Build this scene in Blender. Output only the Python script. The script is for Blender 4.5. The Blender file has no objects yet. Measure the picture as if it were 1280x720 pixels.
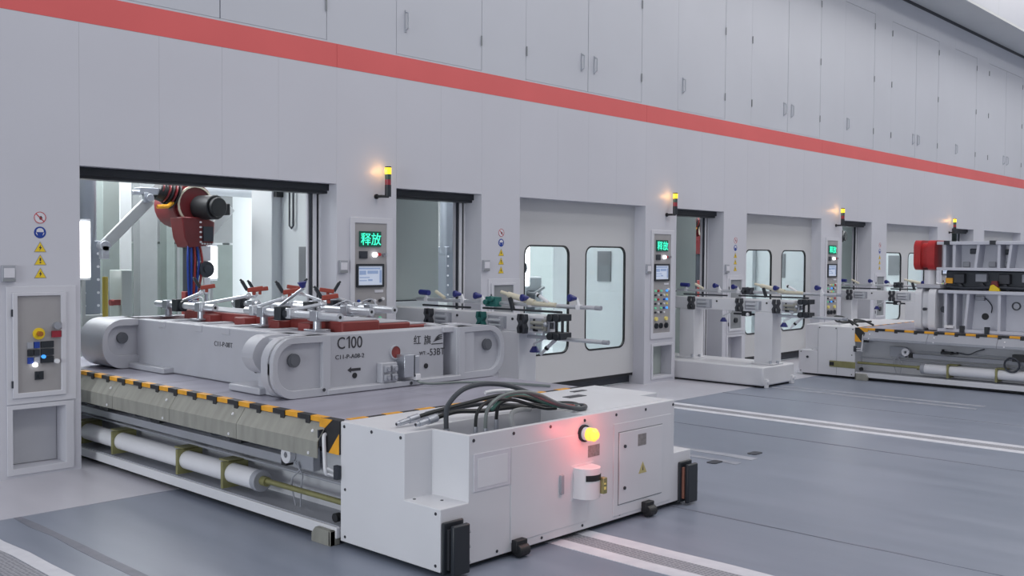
import bpy, bmesh, math, random
from mathutils import Vector, Matrix
from mathutils.geometry import tessellate_polygon

random.seed(7)
SC = bpy.context.scene
COL = SC.collection

# ------------------------------------------------------------------ camera
def make_camera():
    yaw, pit, roll = (math.radians(a) for a in (46.78907, -1.79368, 0.43103))
    f = Vector((math.sin(yaw)*math.cos(pit), math.cos(yaw)*math.cos(pit), math.sin(pit)))
    r = Vector((math.cos(yaw), -math.sin(yaw), 0))
    u = r.cross(f)
    r2 = r*math.cos(roll) + u*math.sin(roll)
    u2 = -r*math.sin(roll) + u*math.cos(roll)
    cam = bpy.data.cameras.new('camera')
    cam.sensor_width = 36
    cam.lens = 1245.13/1280*36
    cam.clip_start = .05
    cam.clip_end = 300
    o = bpy.data.objects.new('camera', cam)
    COL.objects.link(o)
    m = Matrix.Identity(4)
    for i in range(3):
        m[i][0], m[i][1], m[i][2] = r2[i], u2[i], -f[i]
    m[0][3], m[1][3], m[2][3] = 0, -8.734, 1.9
    o.matrix_world = m
    SC.camera = o
make_camera()

# ------------------------------------------------------------------ world, lamps, exposure
W = bpy.data.worlds.new('hall_air')
W.use_nodes = True
W.node_tree.nodes['Background'].inputs[0].default_value = (.86, .875, .95, 1)
W.node_tree.nodes['Background'].inputs[1].default_value = .42
SC.world = W
SC.view_settings.view_transform = 'Standard'
SC.view_settings.look = 'None'
SC.view_settings.gamma = 1
SC.view_settings.use_curve_mapping = False
SC.view_settings.exposure = -0.04

def area(name, loc, rot, sx, sy, watts, col=(1, 1, 1)):
    l = bpy.data.lights.new(name, 'AREA')
    l.shape = 'RECTANGLE'
    l.size, l.size_y, l.energy, l.color = sx, sy, watts, col
    o = bpy.data.objects.new(name, l)
    o.location = loc
    o.rotation_euler = rot
    COL.objects.link(o)
    return o
HALL = (1.0, .975, .95)
# rows of high bay lamps under the hall roof
for hx in (-4, 6, 16, 26, 36):
    for hy in (-4.5, -11):
        area('high_bay_lamp', (hx, hy, 11.5), (0, 0, 0), 5.5, 3.0, 60 if hx < 0 else (215 if hx < 10 else 315), HALL)
area('rear_fill_light', (16, -19, 6), (math.radians(80), 0, 0), 36, 6, 50, HALL)  # unseen fill added behind the camera, aimed at the wall
area('left_fill_light', (-13, -5.6, 2.7), (math.radians(90), 0, math.radians(-90)), 6, 4, 960, (.93, .98, 1.0))  # added fill out of view, brightens the left faces of carts and dies
# work lamps under the roof of the press enclosure
for hx in (5.4, 11.1, 16.8, 22.5, 28.2):
    area('press_bay_lamp', (hx, 3.6, 3.55), (0, 0, 0), 3.4, 3.2, 330, (.95, .98, 1))

# ------------------------------------------------------------------ materials
def s2l(c):
    return tuple(((v/255)/12.92 if v/255 <= .04045 else ((v/255+.055)/1.055)**2.4) for v in c)

MATS = {}
def mat(name, rgb, rough=.5, metal=0, var=.06, scale=3.0, bump=0, emit=0, spec=.5, stretch=None):
    """procedural paint: noise-varied colour, roughness and optional relief"""
    if name in MATS:
        return MATS[name]
    m = bpy.data.materials.new(name)
    m.use_nodes = True
    nt = m.node_tree
    b = nt.nodes['Principled BSDF']
    c = s2l(rgb)
    tc = nt.nodes.new('ShaderNodeTexCoord')
    mp = nt.nodes.new('ShaderNodeMapping')
    nt.links.new(tc.outputs['Object'], mp.inputs['Vector'])
    if stretch:
        mp.inputs['Scale'].default_value = stretch
    n = nt.nodes.new('ShaderNodeTexNoise')
    n.inputs['Scale'].default_value = scale
    n.inputs['Detail'].default_value = 5
    nt.links.new(mp.outputs['Vector'], n.inputs['Vector'])
    r = nt.nodes.new('ShaderNodeValToRGB')
    r.color_ramp.elements[0].position = .3
    r.color_ramp.elements[1].position = .7
    r.color_ramp.elements[0].color = tuple(v*(1-var) for v in c)+(1,)
    r.color_ramp.elements[1].color = tuple(min(1, v*(1+var)) for v in c)+(1,)
    nt.links.new(n.outputs['Fac'], r.inputs['Fac'])
    nt.links.new(r.outputs['Color'], b.inputs['Base Color'])
    b.inputs['Roughness'].default_value = rough
    b.inputs['Metallic'].default_value = metal
    b.inputs['Specular IOR Level'].default_value = spec
    if bump:
        bp = nt.nodes.new('ShaderNodeBump')
        bp.inputs['Strength'].default_value = bump
        bp.inputs['Distance'].default_value = .01
        nt.links.new(n.outputs['Fac'], bp.inputs['Height'])
        nt.links.new(bp.outputs['Normal'], b.inputs['Normal'])
    if emit:
        b.inputs['Emission Color'].default_value = c+(1,)
        b.inputs['Emission Strength'].default_value = emit
    MATS[name] = m
    return m

M = dict(
    wall=mat('wall_paint', (202, 203, 212), .38, var=.025, scale=.6),
    upper=mat('upper_wall_paint', (196, 199, 208), .42, var=.03, scale=.5),
    seam=mat('seam_shadow_gap', (120, 122, 130), .7),
    red=mat('red_stripe_paint', (222, 100, 100), .42, var=.05, scale=.8),
    door=mat('door_paint', (200, 201, 203), .38, var=.02, scale=.7),
    frame=mat('frame_paint', (206, 207, 215), .4, var=.02),
    panel_face=mat('panel_face', (160, 158, 160), .4, var=.03, scale=6),
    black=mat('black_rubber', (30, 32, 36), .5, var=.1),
    header=mat('black_roller_header', (38, 43, 50), .45, var=.1),
    dark=mat('dark_metal', (62, 66, 74), .4, metal=.4),
    steel=mat('brushed_steel', (190, 194, 202), .3, metal=.8, var=.05, scale=8, stretch=(1, 1, .1)),
    alu=mat('aluminium_profile', (205, 208, 214), .32, metal=.55, var=.05, scale=5),
    galv=mat('galvanised_sheet', (158, 158, 150), .5, metal=.25, var=.13, scale=5, bump=.1, stretch=(1, 3, .6)),
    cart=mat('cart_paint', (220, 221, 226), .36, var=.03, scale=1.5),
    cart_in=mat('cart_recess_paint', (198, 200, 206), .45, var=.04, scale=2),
    deck=mat('deck_steel', (162, 161, 175), .34, metal=.08, var=.14, scale=2.2, bump=.05, stretch=(.6, 2.5, 1)),
    yellow=mat('hazard_yellow', (235, 168, 42), .5, var=.1, scale=14),
    hblack=mat('hazard_black', (40, 41, 44), .5, var=.15, scale=14),
    olive=mat('olive_zinc_plate', (146, 144, 100), .42, metal=.35, var=.12, scale=9),
    rail=mat('grey_rail_paint', (160, 163, 172), .4),
    die=mat('die_grey_paint', (182, 184, 192), .42, var=.05, scale=2.4, bump=.04),
    die_in=mat('die_recess_paint', (160, 162, 170), .45, var=.05, scale=2.4),
    die_far=mat('far_die_grey', (200, 202, 212), .42, var=.04, scale=2.4),
    die_red=mat('die_red_paint', (138, 60, 58), .45, var=.14, scale=5),
    die_red2=mat('glossy_red_paint', (176, 46, 48), .28, var=.1, scale=5),
    bolt=mat('dark_bolt', (70, 72, 78), .4, metal=.5),
    white=mat('white_enamel', (226, 227, 232), .32, var=.03),
    cream=mat('cream_plastic', (214, 208, 188), .45),
    blue=mat('blue_suction_cup', (36, 44, 120), .4),
    green=mat('green_clamp', (34, 104, 100), .45),
    orange=mat('orange_red_gripper', (152, 66, 54), .45, var=.1),
    pin=mat('pin_grey', (98, 101, 108), .45, metal=.2),
    faded_yellow=mat('faded_yellow_ink', (196, 186, 130), .5),
    copper=mat('copper_strip', (168, 120, 104), .4, metal=.3),
    ink=mat('black_ink', (52, 52, 58), .6),
    ink_red=mat('red_ink', (190, 40, 48), .6),
    ink_blue=mat('blue_ink', (28, 62, 150), .5),
    ink_yellow=mat('yellow_ink', (232, 200, 40), .5),
    paper=mat('white_label', (214, 214, 222), .5, var=.03, scale=20),
    grey_label=mat('grey_label', (140, 138, 138), .5, var=.2, scale=60),
    hose=mat('grey_rubber_hose', (72, 76, 82), .42),
    hose_black=mat('black_rubber_hose', (36, 40, 42), .4),
    hose_green=mat('green_rubber_hose', (64, 110, 100), .4),
    hose_grey=mat('braided_hose', (118, 126, 126), .38, metal=.2),
    hose_white=mat('white_hose', (196, 198, 200), .45),
    hose_red=mat('red_cable', (150, 44, 44), .45),
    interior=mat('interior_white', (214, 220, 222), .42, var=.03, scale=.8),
    interior_green=mat('interior_pale_green', (178, 188, 184), .3, var=.03, scale=.8),
    guard=mat('guard_green_grey', (124, 134, 132), .45, var=.06),
    guard_top=mat('guard_grey', (134, 138, 140), .5, var=.06),
    duct=mat('duct_steel', (146, 152, 162), .35, metal=.7, var=.08, scale=4, stretch=(1, 1, .1)),
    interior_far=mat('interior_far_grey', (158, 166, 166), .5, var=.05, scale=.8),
    column=mat('interior_grey', (172, 176, 178), .45, var=.05),
    robot=mat('robot_red', (112, 36, 40), .35, var=.1),
    vent=mat('vent_grey', (138, 142, 146), .5),
    amber_lit=mat('amber_lit_lens', (255, 205, 40), .3, emit=2.2),
    beacon_lit=mat('beacon_lit_lens', (255, 186, 72), .25, emit=1.3),
    lens_green=mat('dull_green_lens', (58, 84, 80), .3),
    lens_red=mat('dull_red_lens', (150, 44, 58), .3),
    led=mat('led_glyph', (60, 240, 190), .5, emit=1.3),
    led_back=mat('led_back', (14, 74, 62), .4, emit=.25),
    screen=mat('screen_glow', (190, 200, 218), .4, emit=.35),
    screen_dim=mat('screen_widget', (140, 160, 196), .4, emit=.3),
    lamp_white=mat('lamp_white', (255, 255, 255), .5, emit=3.0),
    lamp_blue=mat('pilot_blue', (70, 160, 255), .4, emit=.8),
    lamp_green=mat('pilot_green', (110, 200, 160), .4, emit=.25),
    lamp_yellow=mat('pilot_yellow', (214, 200, 120), .4, emit=.15),
    soffit=mat('soffit_grey', (206, 209, 210), .55, var=.04, scale=.5),
)

def floor_mat(name, a, b, rough, sc):
    m = bpy.data.materials.new(name)
    m.use_nodes = True
    nt = m.node_tree
    bs = nt.nodes['Principled BSDF']
    tc = nt.nodes.new('ShaderNodeTexCoord')
    n1 = nt.nodes.new('ShaderNodeTexNoise'); n1.inputs['Scale'].default_value = sc; n1.inputs['Detail'].default_value = 8
    mp = nt.nodes.new('ShaderNodeMapping'); mp.inputs['Scale'].default_value = (3.0, .5, 1)
    n2 = nt.nodes.new('ShaderNodeTexNoise'); n2.inputs['Scale'].default_value = 1.4; n2.inputs['Detail'].default_value = 9
    nt.links.new(tc.outputs['Object'], n1.inputs['Vector'])
    nt.links.new(tc.outputs['Object'], mp.inputs['Vector'])
    nt.links.new(mp.outputs['Vector'], n2.inputs['Vector'])
    ad = nt.nodes.new('ShaderNodeMath'); ad.operation = 'ADD'
    nt.links.new(n1.outputs['Fac'], ad.inputs[0]); nt.links.new(n2.outputs['Fac'], ad.inputs[1])
    hf = nt.nodes.new('ShaderNodeMath'); hf.operation = 'MULTIPLY'; hf.inputs[1].default_value = .5
    nt.links.new(ad.outputs[0], hf.inputs[0])
    r = nt.nodes.new('ShaderNodeValToRGB')
    r.color_ramp.elements[0].position = .36; r.color_ramp.elements[1].position = .64
    r.color_ramp.elements[0].color = s2l(a)+(1,); r.color_ramp.elements[1].color = s2l(b)+(1,)
    nt.links.new(hf.outputs[0], r.inputs['Fac'])
    nt.links.new(r.outputs['Color'], bs.inputs['Base Color'])
    rr = nt.nodes.new('ShaderNodeMapRange')
    rr.inputs['To Min'].default_value = rough-.07; rr.inputs['To Max'].default_value = rough+.1
    nt.links.new(n2.outputs['Fac'], rr.inputs['Value'])
    nt.links.new(rr.outputs[0], bs.inputs['Roughness'])
    return m
M['floor'] = floor_mat('epoxy_floor', (120, 129, 145), (140, 147, 163), .34, .35)
M['apron'] = floor_mat('white_epoxy_apron', (186, 186, 196), (200, 199, 208), .34, .4)
M['line'] = floor_mat('worn_white_line', (205, 206, 215), (224, 225, 232), .45, 9)
M['line_old'] = floor_mat('faded_white_line', (140, 144, 155), (176, 179, 189), .45, 7)
M['crack'] = floor_mat('filled_floor_joint', (108, 112, 124), (128, 130, 142), .5, 8)
def grate_mat():
    m = bpy.data.materials.new('perforated_slot_cover')
    m.use_nodes = True
    nt = m.node_tree
    b = nt.nodes['Principled BSDF']
    tc = nt.nodes.new('ShaderNodeTexCoord')
    v = nt.nodes.new('ShaderNodeTexVoronoi'); v.inputs['Scale'].default_value = 38; v.inputs['Randomness'].default_value = .25
    nt.links.new(tc.outputs['Object'], v.inputs['Vector'])
    r = nt.nodes.new('ShaderNodeValToRGB')
    r.color_ramp.elements[0].position = .2; r.color_ramp.elements[1].position = .45
    r.color_ramp.elements[0].color = s2l((122, 124, 132))+(1,); r.color_ramp.elements[1].color = s2l((168, 169, 177))+(1,)
    nt.links.new(v.outputs['Distance'], r.inputs['Fac'])
    nt.links.new(r.outputs['Color'], b.inputs['Base Color'])
    b.inputs['Roughness'].default_value = .45
    b.inputs['Metallic'].default_value = .2
    return m
M['grate'] = grate_mat()
def glass_mat():
    m = bpy.data.materials.new('window_glass')
    m.use_nodes = True
    b = m.node_tree.nodes['Principled BSDF']
    n = m.node_tree.nodes.new('ShaderNodeTexNoise'); n.inputs['Scale'].default_value = 2
    r = m.node_tree.nodes.new('ShaderNodeValToRGB')
    r.color_ramp.elements[0].color = (.90, .96, .97, 1); r.color_ramp.elements[1].color = (.94, .98, .99, 1)
    m.node_tree.links.new(n.outputs['Fac'], r.inputs['Fac'])
    m.node_tree.links.new(r.outputs['Color'], b.inputs['Base Color'])
    b.inputs['Transmission Weight'].default_value = 1
    b.inputs['Roughness'].default_value = .02
    b.inputs['IOR'].default_value = 1.2
    return m
M['glass'] = glass_mat()

# ------------------------------------------------------------------ mesh helpers
def smooth_path(pts, per=6):
    p = [Vector(q) for q in pts]
    if len(p) < 3:
        return p
    p = [p[0]*2-p[1]] + p + [p[-1]*2-p[-2]]
    out = []
    for i in range(1, len(p)-2):
        a, b, c, d = p[i-1:i+3]
        for k in range(per):
            t = k/per
            out.append(.5*((2*b)+(c-a)*t+(2*a-5*b+4*c-d)*t*t+(3*b-a-3*c+d)*t**3))
    out.append(p[-2])
    return out

class MB:
    """collects shapes in world coordinates, links them as ONE mesh object"""
    def __init__(s):
        s.v, s.f, s.m = [], [], []
    def add(s, vs, fs, m=0):
        n = len(s.v)
        s.v += [tuple(q) for q in vs]
        s.f += [tuple(i+n for i in f) for f in fs]
        s.m += [m]*len(fs)
        return s
    def box(s, x0, x1, y0, y1, z0, z1, m=0):
        x0, x1 = min(x0, x1), max(x0, x1); y0, y1 = min(y0, y1), max(y0, y1); z0, z1 = min(z0, z1), max(z0, z1)
        return s.add([(x0, y0, z0), (x1, y0, z0), (x1, y1, z0), (x0, y1, z0), (x0, y0, z1), (x1, y0, z1), (x1, y1, z1), (x0, y1, z1)],
                     [(0, 3, 2, 1), (4, 5, 6, 7), (0, 1, 5, 4), (1, 2, 6, 5), (2, 3, 7, 6), (3, 0, 4, 7)], m)
    def cyl(s, p0, p1, r, n=14, r2=None, m=0):
        return s.tube([p0, p1], r, n, m, r2)
    def tube(s, pts, r, n=8, m=0, r2=None):
        p = [Vector(q) for q in pts]
        r2 = r if r2 is None else r2
        vs, fs = [], []
        t = (p[1]-p[0]).normalized()
        a = t.orthogonal().normalized()
        for i, q in enumerate(p):
            tt = (p[min(i+1, len(p)-1)]-p[max(i-1, 0)]).normalized()
            a = (a-tt*a.dot(tt)).normalized()
            b = tt.cross(a)
            rr = r+(r2-r)*i/(len(p)-1)
            for k in range(n):
                w = 2*math.pi*k/n
                vs.append(q+(a*math.cos(w)+b*math.sin(w))*rr)
        for i in range(len(p)-1):
            for k in range(n):
                fs.append((i*n+k, i*n+(k+1) % n, (i+1)*n+(k+1) % n, (i+1)*n+k))
        fs.append(tuple(range(n))[::-1]); fs.append(tuple(range((len(p)-1)*n, len(p)*n)))
        return s.add(vs, fs, m)
    def bar(s, p0, p1, w, h, m=0):
        """a square bar from p0 to p1"""
        p0, p1 = Vector(p0), Vector(p1)
        t = (p1-p0).normalized()
        up = Vector((0, 0, 1)) if abs(t.z) < .95 else Vector((0, 1, 0))
        a = t.cross(up).normalized()*w/2
        b = a.cross(t).normalized()*h/2
        vs = [p0-a-b, p0+a-b, p0+a+b, p0-a+b, p1-a-b, p1+a-b, p1+a+b, p1-a+b]
        return s.add(vs, [(0, 3, 2, 1), (4, 5, 6, 7), (0, 1, 5, 4), (1, 2, 6, 5), (2, 3, 7, 6), (3, 0, 4, 7)], m)
    def plate(s, outer, holes, axis, a, b, m=0):
        """a 2D outline with holes, extruded along an axis between a and b"""
        def put(q, d):
            return {'x': (d, q[0], q[1]), 'y': (q[0], d, q[1]), 'z': (q[0], q[1], d)}[axis]
        loops = [outer]+list(holes)
        flat = [q for l in loops for q in l]
        n = len(flat)
        tr = tessellate_polygon([[Vector((q[0], q[1], 0)) for q in l] for l in loops])
        vs = [put(q, a) for q in flat]+[put(q, b) for q in flat]
        fs = [tuple(t) for t in tr]+[tuple(i+n for i in reversed(t)) for t in tr]
        k = 0
        for l in loops:
            for i in range(len(l)):
                j = (i+1) % len(l)
                fs.append((k+i, k+j, k+j+n, k+i+n))
            k += len(l)
        return s.add(vs, fs, m)
    def sphere(s, c, r, n=12, k=8, m=0, sz=1):
        vs, fs = [(c[0], c[1], c[2]+r*sz)], []
        for i in range(1, k):
            a = math.pi*i/k
            for j in range(n):
                w = 2*math.pi*j/n
                vs.append((c[0]+r*math.sin(a)*math.cos(w), c[1]+r*math.sin(a)*math.sin(w), c[2]+r*math.cos(a)*sz))
        vs.append((c[0], c[1], c[2]-r*sz))
        for j in range(n):
            fs.append((0, 1+j, 1+(j+1) % n))
            fs.append((len(vs)-1, 1+(k-2)*n+(j+1) % n, 1+(k-2)*n+j))
        for i in range(k-2):
            for j in range(n):
                fs.append((1+i*n+j, 1+(i+1)*n+j, 1+(i+1)*n+(j+1) % n, 1+i*n+(j+1) % n))
        return s.add(vs, fs, m)
    def build(s, name, mats, parent=None, bevel=0, smooth=True, label=None, kind=None, weld=False):
        if not isinstance(mats, (list, tuple)):
            mats = [mats]
        o0 = ORIGIN.get(parent.name, Vector((0, 0, 0))) if parent else Vector((0, 0, 0))
        me = bpy.data.meshes.new(name)
        me.from_pydata([tuple(Vector(q)-o0) for q in s.v], [], s.f)
        for i, p in enumerate(me.polygons):
            p.material_index = s.m[i]
        for q in mats:
            me.materials.append(M[q] if isinstance(q, str) else q)
        bm = bmesh.new(); bm.from_mesh(me)
        if weld:
            bmesh.ops.remove_doubles(bm, verts=bm.verts, dist=.0004)
        bmesh.ops.recalc_face_normals(bm, faces=bm.faces)
        bm.to_mesh(me); bm.free()
        if smooth:
            for p in me.polygons:
                p.use_smooth = True
            me.set_sharp_from_angle(angle=math.radians(35))
        o = bpy.data.objects.new(name, me)
        COL.objects.link(o)
        if parent:
            o.parent = parent
            ORIGIN[o.name] = o0
        if bevel:
            bv = o.modifiers.new('edge_round', 'BEVEL')
            bv.width = bevel; bv.segments = 2; bv.limit_method = 'ANGLE'; bv.angle_limit = math.radians(50)
        if label:
            o['label'] = label
        if kind:
            o['kind'] = kind
        return o

ORIGIN = {}
def thing(name, label, cat, loc=(0, 0, 0), group=None):
    o = bpy.data.objects.new(name, None)
    o.empty_display_size = .1
    COL.objects.link(o)
    o.location = loc
    ORIGIN[o.name] = Vector(loc)
    o['label'], o['category'] = label, cat
    if group:
        o['group'] = group
    return o
def tag(o, label, cat, group=None):
    o['label'], o['category'] = label, cat
    if group:
        o['group'] = group
    return o
KIDS = {}
def copy_tree(root, delta, label, group=None):
    """a copy of a thing, its parts and their sub-parts, moved by delta"""
    c = root.copy(); COL.objects.link(c)
    c.location = Vector(root.location)+Vector(delta)
    c['label'] = label
    if group:
        c['group'] = group
    for ch in list(root.children):
        d = ch.copy(); COL.objects.link(d); d.parent = c
        for g in list(ch.children):
            e = g.copy(); COL.objects.link(e); e.parent = d
    return c

def rrect(x0, x1, z0, z1, r, n=5):
    pts = []
    for cx, cz, a0 in ((x1-r, z1-r, 0), (x0+r, z1-r, 90), (x0+r, z0+r, 180), (x1-r, z0+r, 270)):
        for k in range(n+1):
            a = math.radians(a0+90*k/n)
            pts.append((cx+r*math.cos(a), cz+r*math.sin(a)))
    return pts
def disc(cx, cz, r, n=20):
    return [(cx+r*math.cos(2*math.pi*k/n), cz+r*math.sin(2*math.pi*k/n)) for k in range(n)]
def rect(x0, x1, z0, z1):
    return [(x0, z0), (x1, z0), (x1, z1), (x0, z1)]

def lettering(body, size, loc, face, m, parent, name='lettering', sx=1.0, depth=.001, align='LEFT'):
    """flat painted letters; face '-y' or '-x'"""
    cu = bpy.data.curves.new(name, 'FONT')
    cu.body, cu.size, cu.extrude, cu.align_x = body, size, depth, align
    cu.resolution_u = 3
    tmp = bpy.data.objects.new(name, cu)
    COL.objects.link(tmp)
    bpy.context.view_layer.update()
    me = bpy.data.meshes.new_from_object(tmp.evaluated_get(bpy.context.evaluated_depsgraph_get()))
    COL.objects.unlink(tmp); bpy.data.objects.remove(tmp)
    R = Matrix.Rotation(math.radians(90), 4, 'X')
    if face == '-x':
        R = Matrix.Rotation(math.radians(-90), 4, 'Z') @ R
    o0 = ORIGIN.get(parent.name, Vector((0, 0, 0)))
    me.transform(Matrix.Translation(Vector(loc)-o0) @ R @ Matrix.Diagonal((sx, 1, 1, 1)))
    me.materials.clear(); me.materials.append(M[m])
    o = bpy.data.objects.new(name, me)
    COL.objects.link(o); o.parent = parent
    ORIGIN[o.name] = o0
    return o

# ================================================================== THE SETTING
# floor
fl = MB().box(-12, 60, -24, 9, -.2, 0).build('floor', 'floor', smooth=False, kind='structure')
MB().box(-12, 60, -1.29, .42, 0, .004).build('apron', 'apron', fl, smooth=False)
MB().box(-12, 60, .42, 6.6, 0, .004).build('press_floor', 'column', fl, smooth=False)
def ragged(x, w, y0, y1, amp, step=.35):
    n = max(2, int(abs(y1-y0)/step))
    ys = [y0+(y1-y0)*k/n for k in range(n+1)]
    return [(x+random.uniform(-amp, amp), y) for y in ys]+[(x+w+random.uniform(-amp, amp), y) for y in reversed(ys)]
for gx in (-.52, 5.17, 10.77, 16.5, 22.2):
    MB().box(gx-.085, gx+.085, -1.3, -20, 0, .003).build('slot_cover', 'grate', fl, smooth=False)
    for a, w in ((-.215, .13), (.085, .135)):
        MB().plate(ragged(gx+a, w, -1.3, -20, .006), [], 'z', 0, .0035).build('floor_line', 'line', fl, smooth=False)
for gx in (2.28, 8.27, 13.45, 19.1):
    y1 = -20 if gx < 5 else (-4.0 if gx < 10 else -4.4)
    for a, w in ((-.19, .1), (.09, .1)):
        MB().plate(ragged(gx+a, w, -1.5 if gx < 5 or gx > 10 else -2.2, y1, .02), [], 'z', 0, .003).build('floor_line', 'line' if gx < 5 else 'line_old', fl, smooth=False)
    if gx < 5:
        MB().box(gx-.09, gx+.09, -1.5, -20, 0, .0025).build('slot_cover', 'grate', fl, smooth=False)
for gx, w in ((2.72, .06), (9.66, .016), (12.3, .016), (6.36, .014)):
    MB().plate(ragged(gx, w, -.9, -16, .012), [], 'z', 0, .002).build('floor_joint', 'crack', fl, smooth=False)
for x, y in ((7.95, -3.85), (8.6, -3.9)):
    MB().plate(rrect(x, x+.16, y, y+.1, .03), [], 'z', 0, .006).build('anchor_plate', 'dark', fl, smooth=False)

# front wall of the press line, bays along x
BIG = [(3.77, 6.53), (9.435, 12.19), (15.13, 17.9), (20.94, 23.83), (27.05, 30.05)]
SML = [(7.366, 8.735), (13.01, 14.39), (18.8, 20.18), (24.75, 26.25)]
PIL = [(-6, 3.77), (6.53, 7.366), (8.735, 9.435), (12.19, 13.01), (14.39, 15.13), (17.9, 18.8), (20.18, 20.94), (23.83, 24.75), (26.25, 27.05), (30.05, 44)]
HZ = 2.67
core = MB()
# open niches let into the pillars
NICHE = [(x, x+.44, .085, .585) for x in (3.195, 8.905, 14.56, 20.4)] + [(x+.01, x+.50, .10, .56) for x in (6.77, 12.40, 18.15, 24.1)]
def niches(a, b):
    return [rect(*q) for q in NICHE if q[0] > a and q[1] < b]
for (a, b) in PIL:
    core.plate(rect(a+.004, b-.004, 0, HZ), niches(a, b), 'y', .034, .2)
    core.box(a+.004, b-.004, .2, .36, 0, HZ)
core.box(-6, 44, .034, .36, HZ+.002, 12)
wall = core.build('wall_back', 'wall', smooth=False, kind='structure')
G = .0006
def wpanel(x0, x1, z0, z1, holes=(), m='wall', name='wall_panel'):
    o = MB().plate(rect(x0+G, x1-G, z0+G, z1-G), holes, 'y', 0, .034).build(name, m, wall, smooth=False)
    return o
S0, S1 = 3.915, 4.165           # red stripe
for i, (a, b) in enumerate(PIL):
    if i == 0:
        wpanel(-6, -1.9, 0, S0); wpanel(-1.9, 1.0, 0, S0); wpanel(1.0, 2.9, 0, S0); wpanel(2.9, b, 0, S0, niches(2.9, b))
    elif i == len(PIL)-1:
        wpanel(a, a+1, 0, S0); wpanel(a+1, 44, 0, S0)
    else:
        wpanel(a, b, 0, S0, niches(a, b))
for (a, b) in BIG:
    xs = [a, a+.74, a+1.39, a+2.03, b]
    for p, q in zip(xs, xs[1:]):
        wpanel(p, q, HZ, S0)
for (a, b) in SML:
    wpanel(a, (a+b)/2, HZ, S0); wpanel((a+b)/2, b, HZ, S0)
cuts = [-6, .9, 6.53, 12.19, 17.88, 23.7, 30, 36, 44]
for p, q in zip(cuts, cuts[1:]):
    MB().box(p+.002, q-.002, -.002, .034, S0, S1).build('red_stripe', 'red', wall, smooth=False)
# upper service doors above the stripe
def service_door(x0, x1, hside, z1=6.95):
    d = MB().box(x0+.006, x1-.006, .002, .034, 4.19, z1).build('service_door', 'upper', wall, smooth=False)
    hx = x0+.14 if hside < 0 else x1-.14
    h = MB().tube([(hx, .0, 4.47), (hx, -.045, 4.49), (hx, -.045, 4.66), (hx, .0, 4.68)], .009, 8).box(hx-.015, hx+.015, -.008, .003, 4.45, 4.70)
    h.build('handle', 'steel', d)
    ex = x1-.012 if hside < 0 else x0+.012
    for z in (4.55, 5.62, 6.7):
        MB().cyl((ex, -.008, z-.06), (ex, -.008, z+.06), .009, 8).build('hinge', 'vent', d)
edge = [-6]
doors = [(-1.9, -.5, 1), (-.5, .8, -1)]
for (a, b) in BIG:
    doors += [(a+.09, (a+b)/2-.01, 1), ((a+b)/2-.01, b-.13, -1)]
for (a, b) in SML:
    doors += [(a-.01, b-.01, -1)]
doors.sort()
x = -6
for (a, b, hs) in doors:
    if a-x > .02:
        wpanel(x, a, S1, 7.5, m='upper')
    wpanel(a, b, S1, 4.187, m='upper'); wpanel(a, b, 6.955, 7.5, m='upper')
    service_door(a, b, hs)
    x = b
wpanel(x, 44, S1, 7.5, m='upper')
# gantry beam box overhanging the wall, with its facing
sf = MB().box(-6, 44, -.93, .034, 7.56, 7.62).build('trim_1', 'soffit', smooth=False, kind='structure')
MB().box(-6, 44, -.02, .03, 7.5, 7.56).build('gap_strip', 'header', sf, smooth=False)
x = -6
while x < 44:
    MB().box(x+.004, x+2.8-.004, -.93, -.9, 7.622, 12).build('facing_panel', 'upper', sf, smooth=False)
    x += 2.8

# inside of the press enclosure
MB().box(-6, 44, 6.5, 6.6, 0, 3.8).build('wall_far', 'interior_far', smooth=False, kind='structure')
MB().box(-6, 44, .36, 6.6, 3.7, 3.8).build('ceiling', 'interior', smooth=False, kind='structure')
MB().box(-6.1, -6, .36, 6.6, 0, 3.8).build('wall_left', 'interior', smooth=False, kind='structure')
MB().box(44, 44.1, .36, 6.6, 0, 3.8).build('wall_right', 'interior', smooth=False, kind='structure')

# black roller headers and door guide rails in every opening
def opening(a, b, n, rails=True):
    t = MB().box(a, b+.13, .17, .34, 2.57, HZ).box(a, b+.13, .14, .17, 2.60, HZ).build('trim_%d' % n, 'header', smooth=False, bevel=.006, kind='structure')
    if rails:
        MB().box(b-.14, b+.12, .33, .36, 0, 2.58).build('rail_plate', 'frame', t, smooth=False)
        for (x, w, m) in ((b-.115, .015, 'dark'), (b-.07, .05, 'white'), (b-.03, .008, 'header'), (b+.01, .05, 'white'), (b+.045, .008, 'header'), (b+.08, .045, 'white')):
            MB().box(x-w/2, x+w/2, .295, .33, 0, 2.58).build('guide_rail', m, t, smooth=False, bevel=.003)
n = 2
for i, (a, b) in enumerate(BIG[:1]+SML):
    opening(a, b, n); n += 1

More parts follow.
